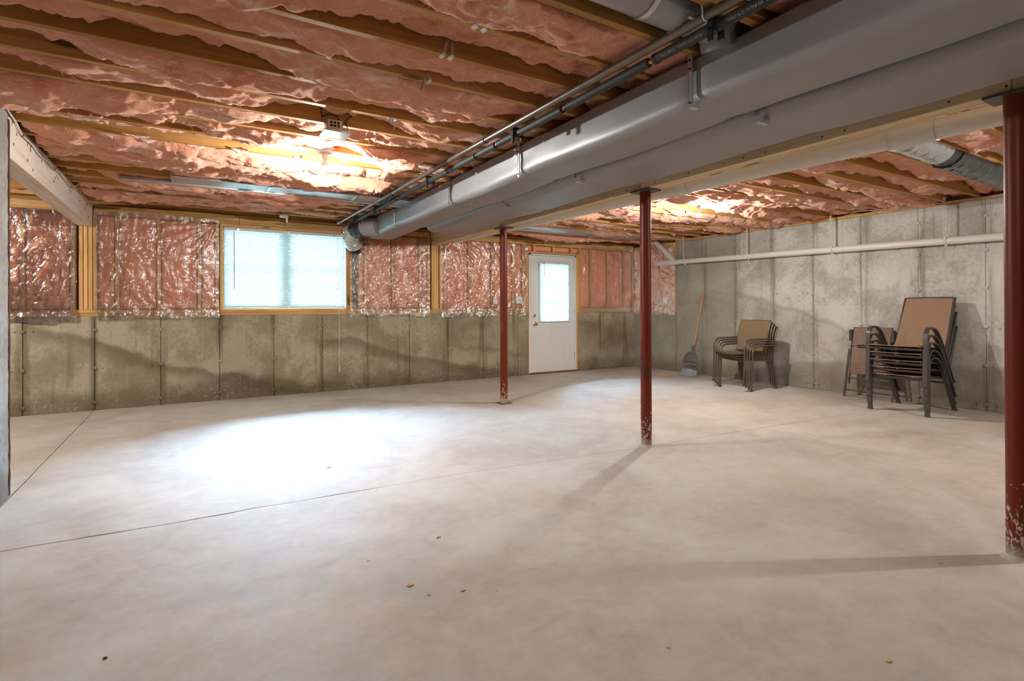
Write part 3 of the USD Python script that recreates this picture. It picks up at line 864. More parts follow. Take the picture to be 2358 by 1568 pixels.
tufts = []
for q in range(420):
    xx0 = fr_.uniform(-.9, 2.0) if q % 5 < 3 else fr_.uniform(3.4, 7.1)
    yj = YJ[18 + int(fr_.integers(-3, 17))]
    side = fr_.choice([-1, 1])
    L, D = fr_.uniform(.05, .20), fr_.uniform(.010, .030)
    if yj > 7.3 or yj < 3.9 or (5.2 < yj < 5.9 and xx0 < 2.2):
        continue
    nu, nv = max(8, int(L / .011)), 7
    U, V = np.meshgrid(np.linspace(0, 1, nu), np.linspace(0, 1, nv), indexing='ij')
    sdq = 900 + q
    prof = np.sin(PI * U) ** .6 * (.45 + 1.1 * fbm(np.stack([U * L * 26, U * 0 + q, U * 0], -1), 4, sdq))
    Xq = xx0 + U * L + .012 * (fbm(np.stack([U * 9, V * 2, U * 0 + q], -1), 2, sdq + 1) - .5)
    Yq = yj + side * (.024 + .030 * V * fr_.uniform(.2, 1) + .05 * (fbm(np.stack([U * L * 9, V * 1.2, U * 0 + q], -1), 3, sdq + 2) - .45) * (V + .3))
    Zq = 2.338 - V * D * prof - .010 * fbm(np.stack([U * L * 40, V * 6, U * 0 + q], -1), 2, sdq + 3)
    tufts.append(shell(Xq, Yq, Zq, .006))
obj('torn_fibre', cat(tufts), M_fibre, ce, smooth=True, kind='stuff')

# ------------------------------------------------------------------ window and door
w1 = struct('window_1')
yw0, yw1 = YB + .03, YB + .134
fr = .030
obj('window_frame', cat([box(WX0, WX1, YB - .006, yw1, WZ1 - .012, WZ1, .002), box(WX0, WX1, YB - .006, yw1, WZ0, WZ0 + .012, .002), box(WX0, WX0 + .012, YB - .006, yw1, WZ0, WZ1, .002), box(WX1 - .012, WX1, YB - .006, yw1, WZ0, WZ1, .002)]), M_vinyl, w1)
MX = 1.075
obj('mullion', box(MX - .045, MX + .045, YB + .105, YB + .13, WZ0 + .012, WZ1 - .012, .003), M_vinyl, w1)
for a, b in ((WX0 + .012, MX - .045), (MX + .045, WX1 - .012)):
    zc = (WZ0 + WZ1) / 2
    for z0, z1, yy in ((WZ0 + .012, zc + .018, YB + .082), (zc - .018, WZ1 - .012, YB + .108)):
        s = .034
        sash = obj('sash', cat([box(a, b, yy, yy + .024, z0, z0 + s, .002), box(a, b, yy, yy + .024, z1 - s, z1, .002), box(a, a + s, yy, yy + .024, z0 + s, z1 - s, .002), box(b - s, b, yy, yy + .024, z0 + s, z1 - s, .002)]), M_vinyl, w1)
        obj('pane', box(a + s, b - s, yy + .010, yy + .014, z0 + s, z1 - s), M_glass, sash)
        for t in (1 / 3, 2 / 3):
            obj('muntin', box(a + s + t * (b - a - 2 * s) - .007, a + s + t * (b - a - 2 * s) + .007, yy + .006, yy + .018, z0 + s, z1 - s), M_vinyl, sash)
        obj('muntin', box(a + s, b - s, yy + .0065, yy + .0175, (z0 + z1) / 2 - .007, (z0 + z1) / 2 + .007), M_vinyl, sash)


def slat(x0, x1, y, z, w, tilt):
    n = 5
    t = np.linspace(-1, 1, n)
    yy, zz = y + t * w / 2 * math.cos(tilt), z + t * w / 2 * math.sin(tilt) + .0022 * (1 - t * t)
    V = [(x, a, b + o) for x in (x0, x1) for o in (0, -.0006) for a, b in zip(yy, zz)]
    F = []
    for j in range(n - 1):
        F += [(j, j + 1, 2 * n + j + 1), (j, 2 * n + j + 1, 2 * n + j), (n + j + 1, n + j, 3 * n + j), (n + j + 1, 3 * n + j, 3 * n + j + 1)]
    return trimesh.Trimesh(np.array(V), np.array(F), process=False)


def blind(name, label, x0, x1, z0, z1, y, pitch, wand, cord, tilt=.98):
    t = thing(name, label, 'blind', ((x0 + x1) / 2, y, z0))
    obj('headrail', box(x0, x1, y - .014, y + .014, z1 - .026, z1, .003), M_white, t)
    obj('bottom_rail', box(x0 + .004, x1 - .004, y - .012, y + .012, z0, z0 + .017, .005), M_white, t)
    z = z0 + .03
    while z < z1 - .035:
        obj('slat', slat(x0 + .004, x1 - .004, y, z, .0245, tilt), M_slat, t)
        z += pitch
    for f in (.1, .5, .9) if x1 - x0 > 1 else (.15, .85):
        x = x0 + f * (x1 - x0)
        obj('ladder_cord', cat([tube([(x, y + s, z0 + .01), (x, y + s, z1 - .02)], .0007, 5) for s in (-.0135, .0135)]), M_white, t)
        obj('rail_clip', box(x - .012, x + .012, y - .0165, y + .0165, z1 - .028, z1 + .002, .002), M_galv, t)
        obj('rail_clip', box(x - .012, x + .012, y - .014, y + .014, z0 - .001, z0 + .012, .002), M_galv, t)
    wx, wz = wand
    obj('tilt_wand', tube([(wx, y - .018, z1 - .03), (wx, y - .021, wz)], .0042, 8), simple_dark, t, label='dark grey tilt wand')
    if cord:
        cx, cz = cord
        c = obj('lift_cord', cat([tube(smooth_path([(cx - .014, y - .017, z1 - .02), (cx - .010, y - .022, 1.7), (cx, y - .024, 1.25), (cx + .004, y - .045, 1.05), (cx + .005, y - .045, cz + .05)], 40), .0016, 6), tube(smooth_path([(cx - .006, y - .017, z1 - .02), (cx - .004, y - .022, 1.6), (cx + .003, y - .024, 1.2), (cx + .007, y - .045, 1.05), (cx + .007, y - .045, cz + .03)], 40), .0016, 6)]), M_cable, t)
        obj('tassel', lathe([(0, 0), (.008, .002), (.009, .014), (.005, .034), (0, .038)], 12, (cx + .006, y - .045, cz)), M_cable, c, smooth=40)
        obj('tassel', lathe([(0, 0), (.008, .002), (.009, .014), (.005, .034), (0, .038)], 12, (cx + .008, y - .045, cz + .035)), M_cable, c, smooth=40)
    return t


simple_dark = simple('wand_grey', (.10, .11, .12), .3)
blind('window_blind', 'white slat blind with a dark tilt wand, lowered over the wide window', WX0 + .016, WX1 - .016, WZ0 + .022, WZ1 - .014, YB + .012, .0213, (.457, 1.392), (1.742, .26))

d1 = struct('door_1')
SX0, SX1, SZ0, SZ1 = 4.951, 5.878, .030, 2.036
DY0, DY1 = YB + .012, YB + .056
obj('door_jamb', cat([box(DX0, SX0 - .003, YB - .012, FY1, .0, SZ1 + .03, .003), box(SX1 + .003, DX1 - .03, YB - .012, FY1, .0, SZ1 + .03, .003), box(DX0, DX1 - .03, YB - .012, FY1, SZ1 + .004, SZ1 + .03, .003)]), M_white, d1)
obj('jamb_stop', cat([box(SX0 - .004, SX0 + .012, DY1, DY1 + .012, .03, SZ1), box(SX1 - .012, SX1 + .004, DY1, DY1 + .012, .03, SZ1), box(SX0, SX1, DY1, DY1 + .012, SZ1 - .012, SZ1 + .006)]), M_white, d1)
obj('threshold', box(DX0, DX1, YB - .03, FY1 + .03, 0, .028, .006), wood('threshold_wood', (.20, .085, .035), (.30, .13, .05), 'x', knots=False), d1, label='worn brown wooden threshold')
LX0, LX1, LZ0, LZ1 = 5.135, 5.735, .915, 1.895
slab_m = m3.Manifold.cube([SX1 - SX0, DY1 - DY0, SZ1 - SZ0]).translate([SX0, DY0, SZ0]) - m3.Manifold.cube([LX1 - LX0, .2, LZ1 - LZ0]).translate([LX0, DY0 - .1, LZ0])
for a, b in ((5.135, 5.355), (5.505, 5.735)):
    slab_m = slab_m - (m3.Manifold.cube([b - a, .010, .53]).translate([a, DY0 - .001, .258]) - m3.Manifold.hull_points(np.array([(a + s * q, DY0 + yy, z) for q, yy in ((.012, .010), (.040, -.001)) for s, z in ()] or [(x, yy, z) for q, yy in ((.014, .012), (.040, .001)) for x in (a + q, b - q) for z in (.258 + q, .788 - q)])))
obj('door_slab', slab_m, M_white, d1, label='white steel door leaf with two raised lower panels')
obj('lite_frame', cat([box(LX0 - .03, LX1 + .03, DY0 - .012, DY0 + .001, LZ1, LZ1 + .03, .004), box(LX0 - .03, LX1 + .03, DY0 - .012, DY0 + .001, LZ0 - .03, LZ0, .004), box(LX0 - .03, LX0, DY0 - .012, DY0 + .001, LZ0, LZ1, .004), box(LX1, LX1 + .03, DY0 - .012, DY0 + .001, LZ0, LZ1, .004)]), M_white, d1)
for i in range(3):
    for j in range(3):
        wx_, wz_ = (LX1 - LX0) / 3, (LZ1 - LZ0) / 3
        obj('pane', box(LX0 + i * wx_ + .008, LX0 + (i + 1) * wx_ - .008, DY0 + .020, DY0 + .024, LZ0 + j * wz_ + .008, LZ0 + (j + 1) * wz_ - .008), M_glass, d1)
obj('lite_grille', cat([box(LX0 + i * (LX1 - LX0) / 3 - .009, LX0 + i * (LX1 - LX0) / 3 + .009, DY0 + .014, DY0 + .030, LZ0, LZ1) for i in range(4)] + [box(LX0, LX1, DY0 + .0145, DY0 + .0295, LZ0 + j * (LZ1 - LZ0) / 3 - .009, LZ0 + j * (LZ1 - LZ0) / 3 + .009) for j in range(4)]), M_white, d1)
kx = 5.028
h = obj('door_knob', cat([lathe([(0, 0), (.032, 0), (.032, .006), (.014, .012), (.012, .030), (.024, .040), (.028, .052), (.024, .064), (0, .068)], 24, (kx, DY0, .862), 'y')]), M_brass, d1, smooth=40)
obj('deadbolt', cat([lathe([(0, 0), (.030, 0), (.028, .010), (.016, .014), (0, .014)], 24, (kx - .005, DY0, 1.003), 'y'), box(kx - .010, kx, DY0 - .034, DY0 - .012, .988, 1.018, .003)]), M_brass, d1, smooth=40)
for z in (.25, 1.03, 1.82):
    obj('hinge', cat([box(SX1 - .002, SX1 + .012, DY0 - .006, DY0 + .002, z, z + .09), tube([(SX1 + .004, DY0 - .008, z), (SX1 + .004, DY0 - .008, z + .09)], .006, 10)]), M_galv, d1)
blind('door_blind', 'small white slat blind lowered over the glass of the back door', 5.10, 5.765, .892, 1.925, DY0 - .030, .0205, (5.20, 1.69), None, tilt=1.12)
obj('casing_strip', cat([box(DX0 - .002, DX0 + .004, YB - .012, YB + .06, 0, 2.07), box(DX1 - .032, DX1 + .002, YB - .006, YB + .06, 0, 2.07)]), M_stud, d1)

# ------------------------------------------------------------------ outside, seen only through the blinds
gr = struct('ground')
obj('lawn', box(-25, 32, FY1 + .03, 45, -.25, -.12), M_lawn, gr)


def tree(x, y, hgt, seed, label):
    t = thing('tree', label, 'tree', (x, y, -.12), 'trees outside')
    rr = np.random.default_rng(seed)
    obj('trunk', tube([(x, y, -.14), (x + .1, y, hgt * .35), (x - .05, y + .1, hgt * .7)], [.16, .12, .05], 10), M_bark, t, smooth=True)
    n = 4200
    d = rr.normal(0, 1, (n, 3))
    d /= np.linalg.norm(d, axis=1, keepdims=True)
    c = np.array([x, y, hgt * .55]) + d * (rr.random((n, 1)) ** .4) * np.array([2.3, 2.0, hgt * .45])
    a, b = rr.normal(0, 1, (n, 3)), rr.normal(0, 1, (n, 3))
    a /= np.linalg.norm(a, axis=1, keepdims=True)
    b -= (a * b).sum(1, keepdims=True) * a
    b /= np.linalg.norm(b, axis=1, keepdims=True)
    s = rr.uniform(.12, .26, (n, 1))
    V = np.stack([c - a * s, c + b * s * .5, c + a * s, c - b * s * .5], 1).reshape(-1, 3)
    q = np.arange(n) * 4
    F = np.vstack([np.stack([q, q + 1, q + 2], 1), np.stack([q, q + 2, q + 3], 1)])
    obj('foliage', trimesh.Trimesh(V, F, process=False), M_leaf, t)


for i, (tx_, ty_, th_) in enumerate(((-7.5, 19.0, 7.5), (-2.6, 21.0, 8.2), (2.4, 19.5, 7.6), (7.4, 20.5, 8.4), (12.6, 18.5, 7.4), (17.8, 19.0, 8.0), (23.5, 20.0, 8.0))):
    tree(tx_, ty_, th_ * .62, 1 + i, 'green leafy tree of the tree line outside, seen through a slat blind')


# ------------------------------------------------------------------ beams and posts
bm = thing('main_beam', 'three-ply pale wooden beam on red steel posts beside the grey ducts', 'beam', (3.19, 0, 2.097))
for i in range(3):
    x = 3.1335 + i * .0383
    cuts = [[YF, .87, 3.16, 5.48, YB + .12], [YF, -.4, 2.0, 4.4, YB + .12], [YF, .87, 3.16, 5.48, YB + .12]][i]
    for a, b in zip(cuts[:-1], cuts[1:]):
        obj('beam_ply', box(x, x + .0372, a + .0012, b - .0012, 2.0975 + .002 * (i == 1), 2.3295, .003), M_beam, bm)
nb_ = [(3.1325, y + RNG.uniform(-.05, .05), RNG.choice([2.125, 2.30])) for y in np.arange(.9, 7.2, .16)]
obj('nail_head', cat([lathe([(0, -.001), (.005, -.001), (.005, .002), (0, .002)], 8, p, 'x') for p in nb_]), M_dark, bm, kind='stuff')

lb = thing('side_beam', 'pale laminated three-ply beam running from the left concrete wall to the window wall', 'beam', (-1.03, 4.2, 2.08))
for i in range(3):
    x = -.962 - .0455 * (i + 1)
    obj('beam_ply', box(x, x + .0445, 4.30 if i == 0 else 4.32, YB + .10, 2.08, 2.329, .003), M_lvl, lb)
obj('nail_head', cat([box(-.9625, -.960, y, y + .004, z, z + .022) for y, z in zip(RNG.uniform(4.4, 7.4, 26), RNG.uniform(2.11, 2.30, 26))]), M_darkbit, lb, kind='stuff')
cb = thing('white_cable', 'white electrical cable stapled along the pale side beam', 'cable', (-.955, 4.4, 2.3))
pts = [(-.952, 4.30, 2.345), (-.951, 4.5, 2.32), (-.951, 4.62, 2.285), (-.951, 4.9, 2.287), (-.951, 5.1, 2.268), (-.951, 5.4, 2.285), (-.951, 5.55, 2.272), (-.951, 5.75, 2.288), (-.951, 6.0, 2.275), (-.951, 6.25, 2.268), (-.94, 6.35, 2.29), (-.90, 6.42, 2.34)]
obj('cable_run', tube(smooth_path(pts, 90), .0055, 8), M_cable, cb, smooth=True)
for y, z in ((4.63, 2.284), (5.56, 2.272), (6.26, 2.268)):
    obj('staple', box(-.953, -.944, y - .004, y + .004, z - .009, z + .009, .001), M_dark, cb)

PR = .0445
for i, (y, lab) in enumerate(((5.48, 'slim red steel post furthest back, standing in front of the window wall'), (3.16, 'chipped red steel post in the middle, between the ducts and the broom wall'), (.87, 'thick-looking red steel post at the right edge, nearest the camera'))):
    t = thing('steel_post', lab, 'post', (3.19, y, 0))
    n = 60
    obj('tube', tube([(3.19, y, z) for z in np.linspace(-.02, 2.085, n)], PR, 32), M_post, t, smooth=40)
    obj('top_plate', cat([box(3.19 - .075, 3.19 + .075, y - .10, y + .10, 2.084, 2.0965, .001)]), M_steel, t)
    if i == 0:
        obj('base_plate', box(3.19 - .075, 3.19 + .075, y - .075, y + .075, .0, .008, .001), M_steel, t)
    else:
        th = np.linspace(0, 2 * PI, 40, endpoint=False)
        prof = [(PR + .001, .02), (PR + .008, .008), (PR + .022, .0)]
        ring = lathe([(PR - .005, .0), (PR - .005, .02)] + [(a, b) for a, b in prof] + [(PR - .005, 0)], 36, (3.19, y, 0))
        obj('mortar_collar', ring, M_floor, t, label='rough grey mortar collar at the foot')

# ------------------------------------------------------------------ ducts


def wrapped_duct(x0, x1, z0, z1, ya, yb, rad, seed, straps, amp=.006, slope=0.0):
    pr = []
    for cx, cz, a0 in ((x1 - rad, z1 - rad * .4, 0), (x0 + rad, z1 - rad * .4, 90), (x0 + rad, z0 + rad, 180), (x1 - rad, z0 + rad, 270)):
        rr = rad if a0 >= 180 else rad * .4
        cx = (x1 - rr) if a0 in (0, 270) else (x0 + rr)
        cz = (z1 - rr) if a0 in (0, 90) else (z0 + rr)
        for t in np.linspace(0, 90, 6):
            th = math.radians(a0 + t)
            pr.append((cx + rr * math.cos(th), cz + rr * math.sin(th)))
    q = []
    for (ax, az), (bx_, bz_) in zip(pr, pr[1:] + pr[:1]):
        L = math.hypot(bx_ - ax, bz_ - az)
        n = max(1, int(L / .02))
        q += [(ax + (bx_ - ax) * t / n, az + (bz_ - az) * t / n) for t in range(n)]
    q = np.array(q)
    ys = np.arange(ya, yb + .001, .025)
    ctr = np.array([(x0 + x1) / 2, (z0 + z1) / 2])
    rings = []
    for y in ys:
        P = np.stack([q[:, 0], np.full(len(q), y), q[:, 1]], 1)
        e = min(1, (yb - y) / .05 + .55)
        c = (q - ctr) * (e if yb - y < .03 else 1) + ctr
        d = amp * 2 * (fbm(P * [5, 2.2, 5] + seed, 3, seed) - .5) + .0035 * np.abs(2 * fbm(P * [16, 30, 16] + seed, 3, seed + 3) - 1) * (fbm(P * [2, 1.6, 2], 2, seed + 6) > .52)
        for s in straps:
            d = d - .009 * np.exp(-((y - s) / .05) ** 2)
        sag = .012 * math.sin((y - ya) * 4.1 + seed) * (q[:, 1] < ctr[1])
        nrm = (q - ctr) / np.linalg.norm(q - ctr, axis=1, keepdims=True)
        c = c + nrm * d[:, None]
        rings.append(np.stack([c[:, 0], np.full(len(q), y), c[:, 1] + sag * .5 + slope * (y - ya)], 1))
    k = len(q)
    V = np.vstack(rings)
    F = []
    i, j = np.meshgrid(np.arange(len(ys) - 1), np.arange(k), indexing='ij')
    A, B = (i * k + j).ravel(), (i * k + (j + 1) % k).ravel()
    F = np.vstack([np.stack([A, B, B + k], 1), np.stack([A, B + k, A + k], 1)])
    V = np.vstack([V, [[ctr[0], ya, ctr[1]]], [[ctr[0], yb + .006, ctr[1]]]])
    e0 = np.arange(k)
    F = np.vstack([F, np.stack([np.full(k, len(V) - 2), (e0 + 1) % k, e0], 1), np.stack([np.full(k, len(V) - 1), (len(ys) - 1) * k + e0, (len(ys) - 1) * k + (e0 + 1) % k], 1)])
    m = trimesh.Trimesh(V, F, process=False)
    if m.volume < 0:
        m.invert()
    return m


D1S, D2S = (1.70, 3.235, 4.44, 5.97), (1.63, 3.09, 4.17, 5.85)
t = thing('trunk_duct', 'large grey wrapped duct nearest the pipes, with galvanised hanger straps down its side', 'duct', (2.2, 3, 2.09))
obj('duct_body', wrapped_duct(2.022, 2.372, 2.083, 2.318, -1.2, 7.12, .055, 3, D1S), M_duct, t, smooth=50)
for y in D1S:
    obj('hanger_strap', cat([box(2.010, 2.0135, y - .014, y + .014, 2.085, 2.36), box(2.010, 2.055, y - .014, y + .014, 2.078, 2.0815), box(2.0085, 2.0105, y - .0135, y - .0105, 2.085, 2.34), box(2.0085, 2.0105, y + .0105, y + .0135, 2.085, 2.34)]), M_galv, t)
    obj('screw', cat([lathe([(0, -.004), (.005, -.003), (.005, .002), (0, .002)], 8, (2.008, y, z), 'x') for z in (2.10, 2.26, 2.30)]), M_dark, t)
t = thing('trunk_duct', 'second grey wrapped duct, tucked between the first duct and the wooden beam', 'duct', (2.8, 3, 2.12))
obj('duct_body', wrapped_duct(2.425, 2.935, 2.068, 2.32, -1.2, 6.05, .075, 8, D2S), M_duct, t, smooth=50)
for y in D2S:
    obj('hanger_strap', cat([box(2.412, 2.4155, y - .014, y + .014, 2.09, 2.36), box(2.412, 2.50, y - .014, y + .014, 2.061, 2.0645)]), M_galv, t)


def crinkle_tube(path, r, seed, seg=28, amp=.008, freq=(9, 9, 9), rib=.0, nrib=30):
    P = smooth_path(path, 90)
    m = tube(P, r, seg)
    v = m.vertices
    ax = P[np.argmin(((v[:, None] - P[None, ::3]) ** 2).sum(-1), 1) * 3]
    n = v - ax
    L = np.linalg.norm(n, axis=1, keepdims=True)
    n = n / np.maximum(L, 1e-6)
    d = amp * 2 * (np.abs(2 * fbm(v * np.array(freq) * 3 + seed, 3, seed) - 1) - .4)
    s = np.argmin(((v[:, None] - P[None]) ** 2).sum(-1), 1) / 89
    d = d + rib * np.cos(s * 2 * PI * nrib)
    v2 = v + n * d[:, None] * (L > r * .5)
    m.vertices = v2
    return m


t = thing('flex_duct', 'crinkled silver and black duct elbow above the right corner of the window', 'duct', (1.9, 7.0, 2.15))
obj('collar', crinkle_tube([(2.05, 6.70, 2.19), (1.95, 6.83, 2.19), (1.895, 6.92, 2.19)], .118, 3, amp=.006), M_greyfilm, t, smooth=50)
obj('black_sleeve', crinkle_tube([(1.92, 6.88, 2.185), (1.87, 6.96, 2.18), (1.845, 7.03, 2.175)], .122, 5, amp=.008), M_blackfoil, t, smooth=50)
obj('foil_sleeve', crinkle_tube([(1.86, 7.0, 2.18), (1.825, 7.10, 2.165), (1.82, 7.20, 2.13), (1.86, 7.30, 2.085), (1.92, 7.385, 2.03)], .120, 7, amp=.010, rib=.008, nrib=10), M_foil, t, smooth=50)
obj('black_sleeve', crinkle_tube([(1.89, 7.36, 2.05), (1.965, 7.46, 1.99), (1.985, 7.51, 1.95)], .06, 9, amp=.006), M_blackfoil, t, smooth=50)
t = thing('wall_pipe', 'dark grey vertical pipe behind the plastic, right of the window', 'pipe', (1.975, 7.60, 1.137))
obj('pipe_run', tube([(1.977, 7.605, 1.138), (1.977, 7.605, 2.0)], .028, 16), simple('wall_pipe_grey', (.10, .10, .105), .5), t, smooth=50)

# flat return duct and conduit in the ceiling near the window
t = thing('panned_return_duct', 'flat galvanised sheet-metal duct between joists, in front of the window', 'duct', (1.0, 5.6, 2.30))
obj('duct_pan', box(-.16, 2.15, 5.475, 5.755, 2.294, 2.45, .004), M_galv, t)
obj('flange', box(-.55, 2.15, 5.735, 5.80, 2.280, 2.312, .004), M_galv, t)
for x in (.62, 1.45, 1.72):
    obj('drive_cleat', box(x, x + .03, 5.47, 5.76, 2.287, 2.296, .002), M_gcyan, t)
t = thing('thin_conduit', 'thin grey metal conduit under the joists behind the flat return duct', 'conduit', (.5, 6.0, 2.31))
obj('pipe_run', tube([(-.1, 6.06, 2.312), (2.0, 6.02, 2.316)], .012, 12), M_galv, t, smooth=50)
t = thing('sheet_metal_duct', 'narrow galvanised duct along the joists near the back door', 'duct', (5.3, 6.6, 2.3))
obj('duct_pan', box(3.9, 6.5, 6.52, 6.66, 2.305, 2.42, .004), M_galv, t)
obj('flange', tube([(3.9, 6.70, 2.31), (6.5, 6.70, 2.31)], .02, 14), M_galv, t, smooth=50)
obj('hanger_strap', box(5.0, 5.03, 6.49, 6.72, 2.285, 2.289), M_gcyan, t)

t = thing('round_duct', 'round grey branch duct between joists at the top edge, beside the black pipe', 'duct', (1.5, 1.5, 2.4))
obj('duct_body', tube([(1.15, 1.532, 2.40), (1.55, 1.532, 2.40), (1.551, 1.532, 2.40), (2.0, 1.532, 2.40)], [.098, .098, .101, .101], 32), M_duct, t, smooth=40)
obj('seam_band', tube([(1.535, 1.532, 2.40), (1.56, 1.532, 2.40)], .104, 32), M_galv, t, smooth=40)
obj('hanger_strap', box(1.70, 1.80, 1.435, 1.45, 2.295, 2.299), M_galv, t)
obj('boot', cat([tube(smooth_path([(1.93, 1.532, 2.39), (2.0, 1.54, 2.37), (2.035, 1.55, 2.30)], 12), .085, 24)]), M_galv, t, smooth=40)

t = thing('foil_flex_duct', 'shiny foil insulated flexible duct between joists by the near red post', 'duct', (5, 1.8, 2.33))
obj('grey_sleeve', crinkle_tube([(3.9, 1.80, 2.36), (4.4, 1.80, 2.36), (4.95, 1.805, 2.355)], .118, 13, amp=.006), M_foil, t, smooth=50)
obj('tape_band', crinkle_tube([(4.93, 1.805, 2.355), (5.0, 1.806, 2.355), (5.18, 1.807, 2.352)], .115, 15, amp=.006), M_blackfoil, t, smooth=50)
obj('black_sleeve', crinkle_tube([(5.1, 1.81, 2.352), (5.9, 1.82, 2.345), (7.3, 1.84, 2.345)], .128, 17, amp=.013, freq=(6, 9, 9)), simple('dark_foil', (.045, .055, .053), .13, metal=.35, var=.5, bump=1.0, bscale=30, spec=.9), t, smooth=50)

# ------------------------------------------------------------------ pipes
t = thing('steel_pipe', 'bare dark steel gas pipe hung under the joists, left of the black insulated pipe', 'pipe', (1.72, 4, 2.295))
obj('pipe_run', tube([(1.770, -1.0, 2.293), (1.751, 1.27, 2.294), (1.695, 7.30, 2.296)], .0205, 20), M_steel, t, smooth=40)
obj('end_cap', tube([(1.6955, 7.27, 2.296), (1.695, 7.335, 2.296)], .024, 20), M_galv, t, smooth=40)
for y in (1.40, 3.21, 5.15):
    x = 1.751 - (y - 1.27) * .0093
    obj('hook', tube([(x - .030, y, 2.35)] + arc((x, y, 2.295), PI * .85, 2.1 * PI, .0225, 12), .0025, 6), M_cable if y < 2 else M_wire, t)
t = thing('black_insulated_pipe', 'black foam-insulated water pipe hung under the joists beside the duct', 'pipe', (1.795, 4, 2.26))
cuts = [-1.0, .55, 1.735, 2.40, 3.17, 3.47, 3.965, 4.57, 5.19, 5.95, 6.75]
for a, b in zip(cuts[:-1], cuts[1:]):
    obj('foam_sleeve', tube([(1.795, a + .014, 2.26), (1.795, a + .022, 2.26), (1.795, b - .022, 2.26), (1.795, b - .014, 2.26)], [.020, .023, .023, .020], 20), M_foam, t, smooth=40)
obj('copper_core', tube([(1.795, -1, 2.26), (1.795, 6.80, 2.26)], .0115, 14), M_copper, t, smooth=40)
for y in cuts[1:-1]:
    obj('coupling', tube([(1.795, y - .035, 2.26), (1.795, y - .018, 2.26)], .0245, 20), M_blackpl, t, smooth=40)
for y in (1.39, 2.905, 4.36, 5.92, 6.74):
    obj('pipe_clamp', cat([tube([(1.795, y - .012, 2.26), (1.795, y + .012, 2.26)], .0275, 20), box(1.758, 1.768, y - .012, y + .012, 2.24, 2.34), box(1.822, 1.832, y - .012, y + .012, 2.215, 2.30), box(1.758, 1.770, y - .010, y + .010, 2.195, 2.245), box(1.760, 1.832, y - .012, y + .012, 2.288, 2.298)]), M_blackpl, t)


def pipe_text(txt, y0, y1, ang):
    m = meshkit.text_mesh(txt, .010, .0006)
    v = m.vertices.copy()
    L = v[:, 0].max()
    s = (y1 - y0) / L
    a = ang + (v[:, 1] - .005) / .0233
    R = .0233 + v[:, 2]
    m.vertices = np.stack([1.795 + R * np.cos(a), y1 - v[:, 0] * s, 2.26 + R * np.sin(a)], 1)
    return m


obj('printed_text', pipe_text('RUBATEX INSUL-TUBE 180', 1.66, 1.44, -PI * .80), M_print, t)
obj('printed_text', pipe_text('3/8 WALL 25/50', 1.32, 1.12, -PI * .80), M_print, t)

t = thing('drain_pipe', 'thick cream PVC drain pipe running behind the wooden beam', 'pipe', (3.40, 3, 2.1))


def dz(y):
    return 2.079 + (y - 1.0) * .0155


obj('pipe_run', tube([(3.40, y, dz(y)) for y in np.linspace(-1.5, 7.25, 30)], .056, 28), M_pvc, t, smooth=40)
for a, b in ((1.24, 1.47), (2.88, 3.00), (4.43, 4.55), (7.1, 7.3)):
    obj('coupling', tube([(3.40, a, dz(a)), (3.40, a + .001, dz(a)), (3.40, b - .001, dz(b)), (3.40, b, dz(b))], [.058, .063, .063, .058], 28), M_pvc, t, smooth=40)
    obj('coupling_lip', tube([(3.40, b - .012, dz(b)), (3.40, b, dz(b))], .067, 28), M_pvc, t, smooth=40)

t = thing('wall_drain_pipe', 'white PVC pipe running along the right concrete wall above the chairs', 'pipe', (7.275, 4.5, 1.9))


def wz2(y):
    return 1.867 + (y - 2.13) * .01475


obj('pipe_run', tube([(7.275, y, wz2(y)) for y in np.linspace(-1.0, 6.88, 30)], .0425, 24), M_pvc, t, smooth=40)
obj('cleanout_cap', tube([(7.275, 6.80, wz2(6.80)), (7.275, 6.90, wz2(6.9))], .048, 24), M_pvc, t, smooth=40)
obj('wye_fitting', cat([tube([(7.275, 6.40, wz2(6.4)), (7.275, 6.76, wz2(6.76))], .048, 24), tube([(7.275, 6.50, wz2(6.5)), (7.275, 6.68, wz2(6.5) + .15)], .048, 24)]), M_pvc, t, smooth=40)
obj('branch_pipe', tube([(7.275, 6.55, wz2(6.5) + .04), (7.275, 7.0, wz2(6.5) + .04 + .40)], .0425, 24), M_pvc, t, smooth=40)
for i, y in enumerate((2.583, 3.82, 5.053, 6.28)):
    h = thing('pipe_hanger', ['perforated cream strap holding the wall pipe, nearest the red post', 'perforated cream strap holding the wall pipe, between the two chair stacks', 'perforated cream strap holding the wall pipe, above the small chair stack', 'perforated cream strap holding the wall pipe, above the broom'][i], 'hanger', (7.275, y, 1.9), 'straps along the wall pipe')
    pts = [(x_, z_) for x_, z_ in ((7.228, 2.36),)]
    zc = wz2(y)
    st = [(7.229, y, 2.36), (7.229, y, zc + .02)] + arc((7.275, y, zc), PI, 2.2 * PI, .0455, 16)
    obj('strap', tube(st, None, flat=(.011, .0012), up0=(1, 0, 0)), M_strapw, h)
    obj('strap_hole', cat([box(7.2268, 7.2277, y - .004, y + .004, z, z + .009) for z in np.arange(zc + .05, 2.33, .025)]), M_dark, h)
    obj('strap_tail', box(7.262, 7.284, y - .011, y + .011, zc - .058, zc - .044, .001), M_strapw, h)

t = thing('wall_top_wire', 'thin white wire drooping along the top of the right concrete wall', 'wire', (7.32, 2.9, 2.33))
obj('wire_run', tube(smooth_path([(7.335, 1.2, 2.315), (7.335, 2.1, 2.310), (7.33, 2.45, 2.318), (7.32, 2.65, 2.318), (7.25, 2.95, 2.312), (7.2, 3.25, 2.32), (7.15, 3.6, 2.35)], 50), .004, 7), M_cable, t, smooth=True)

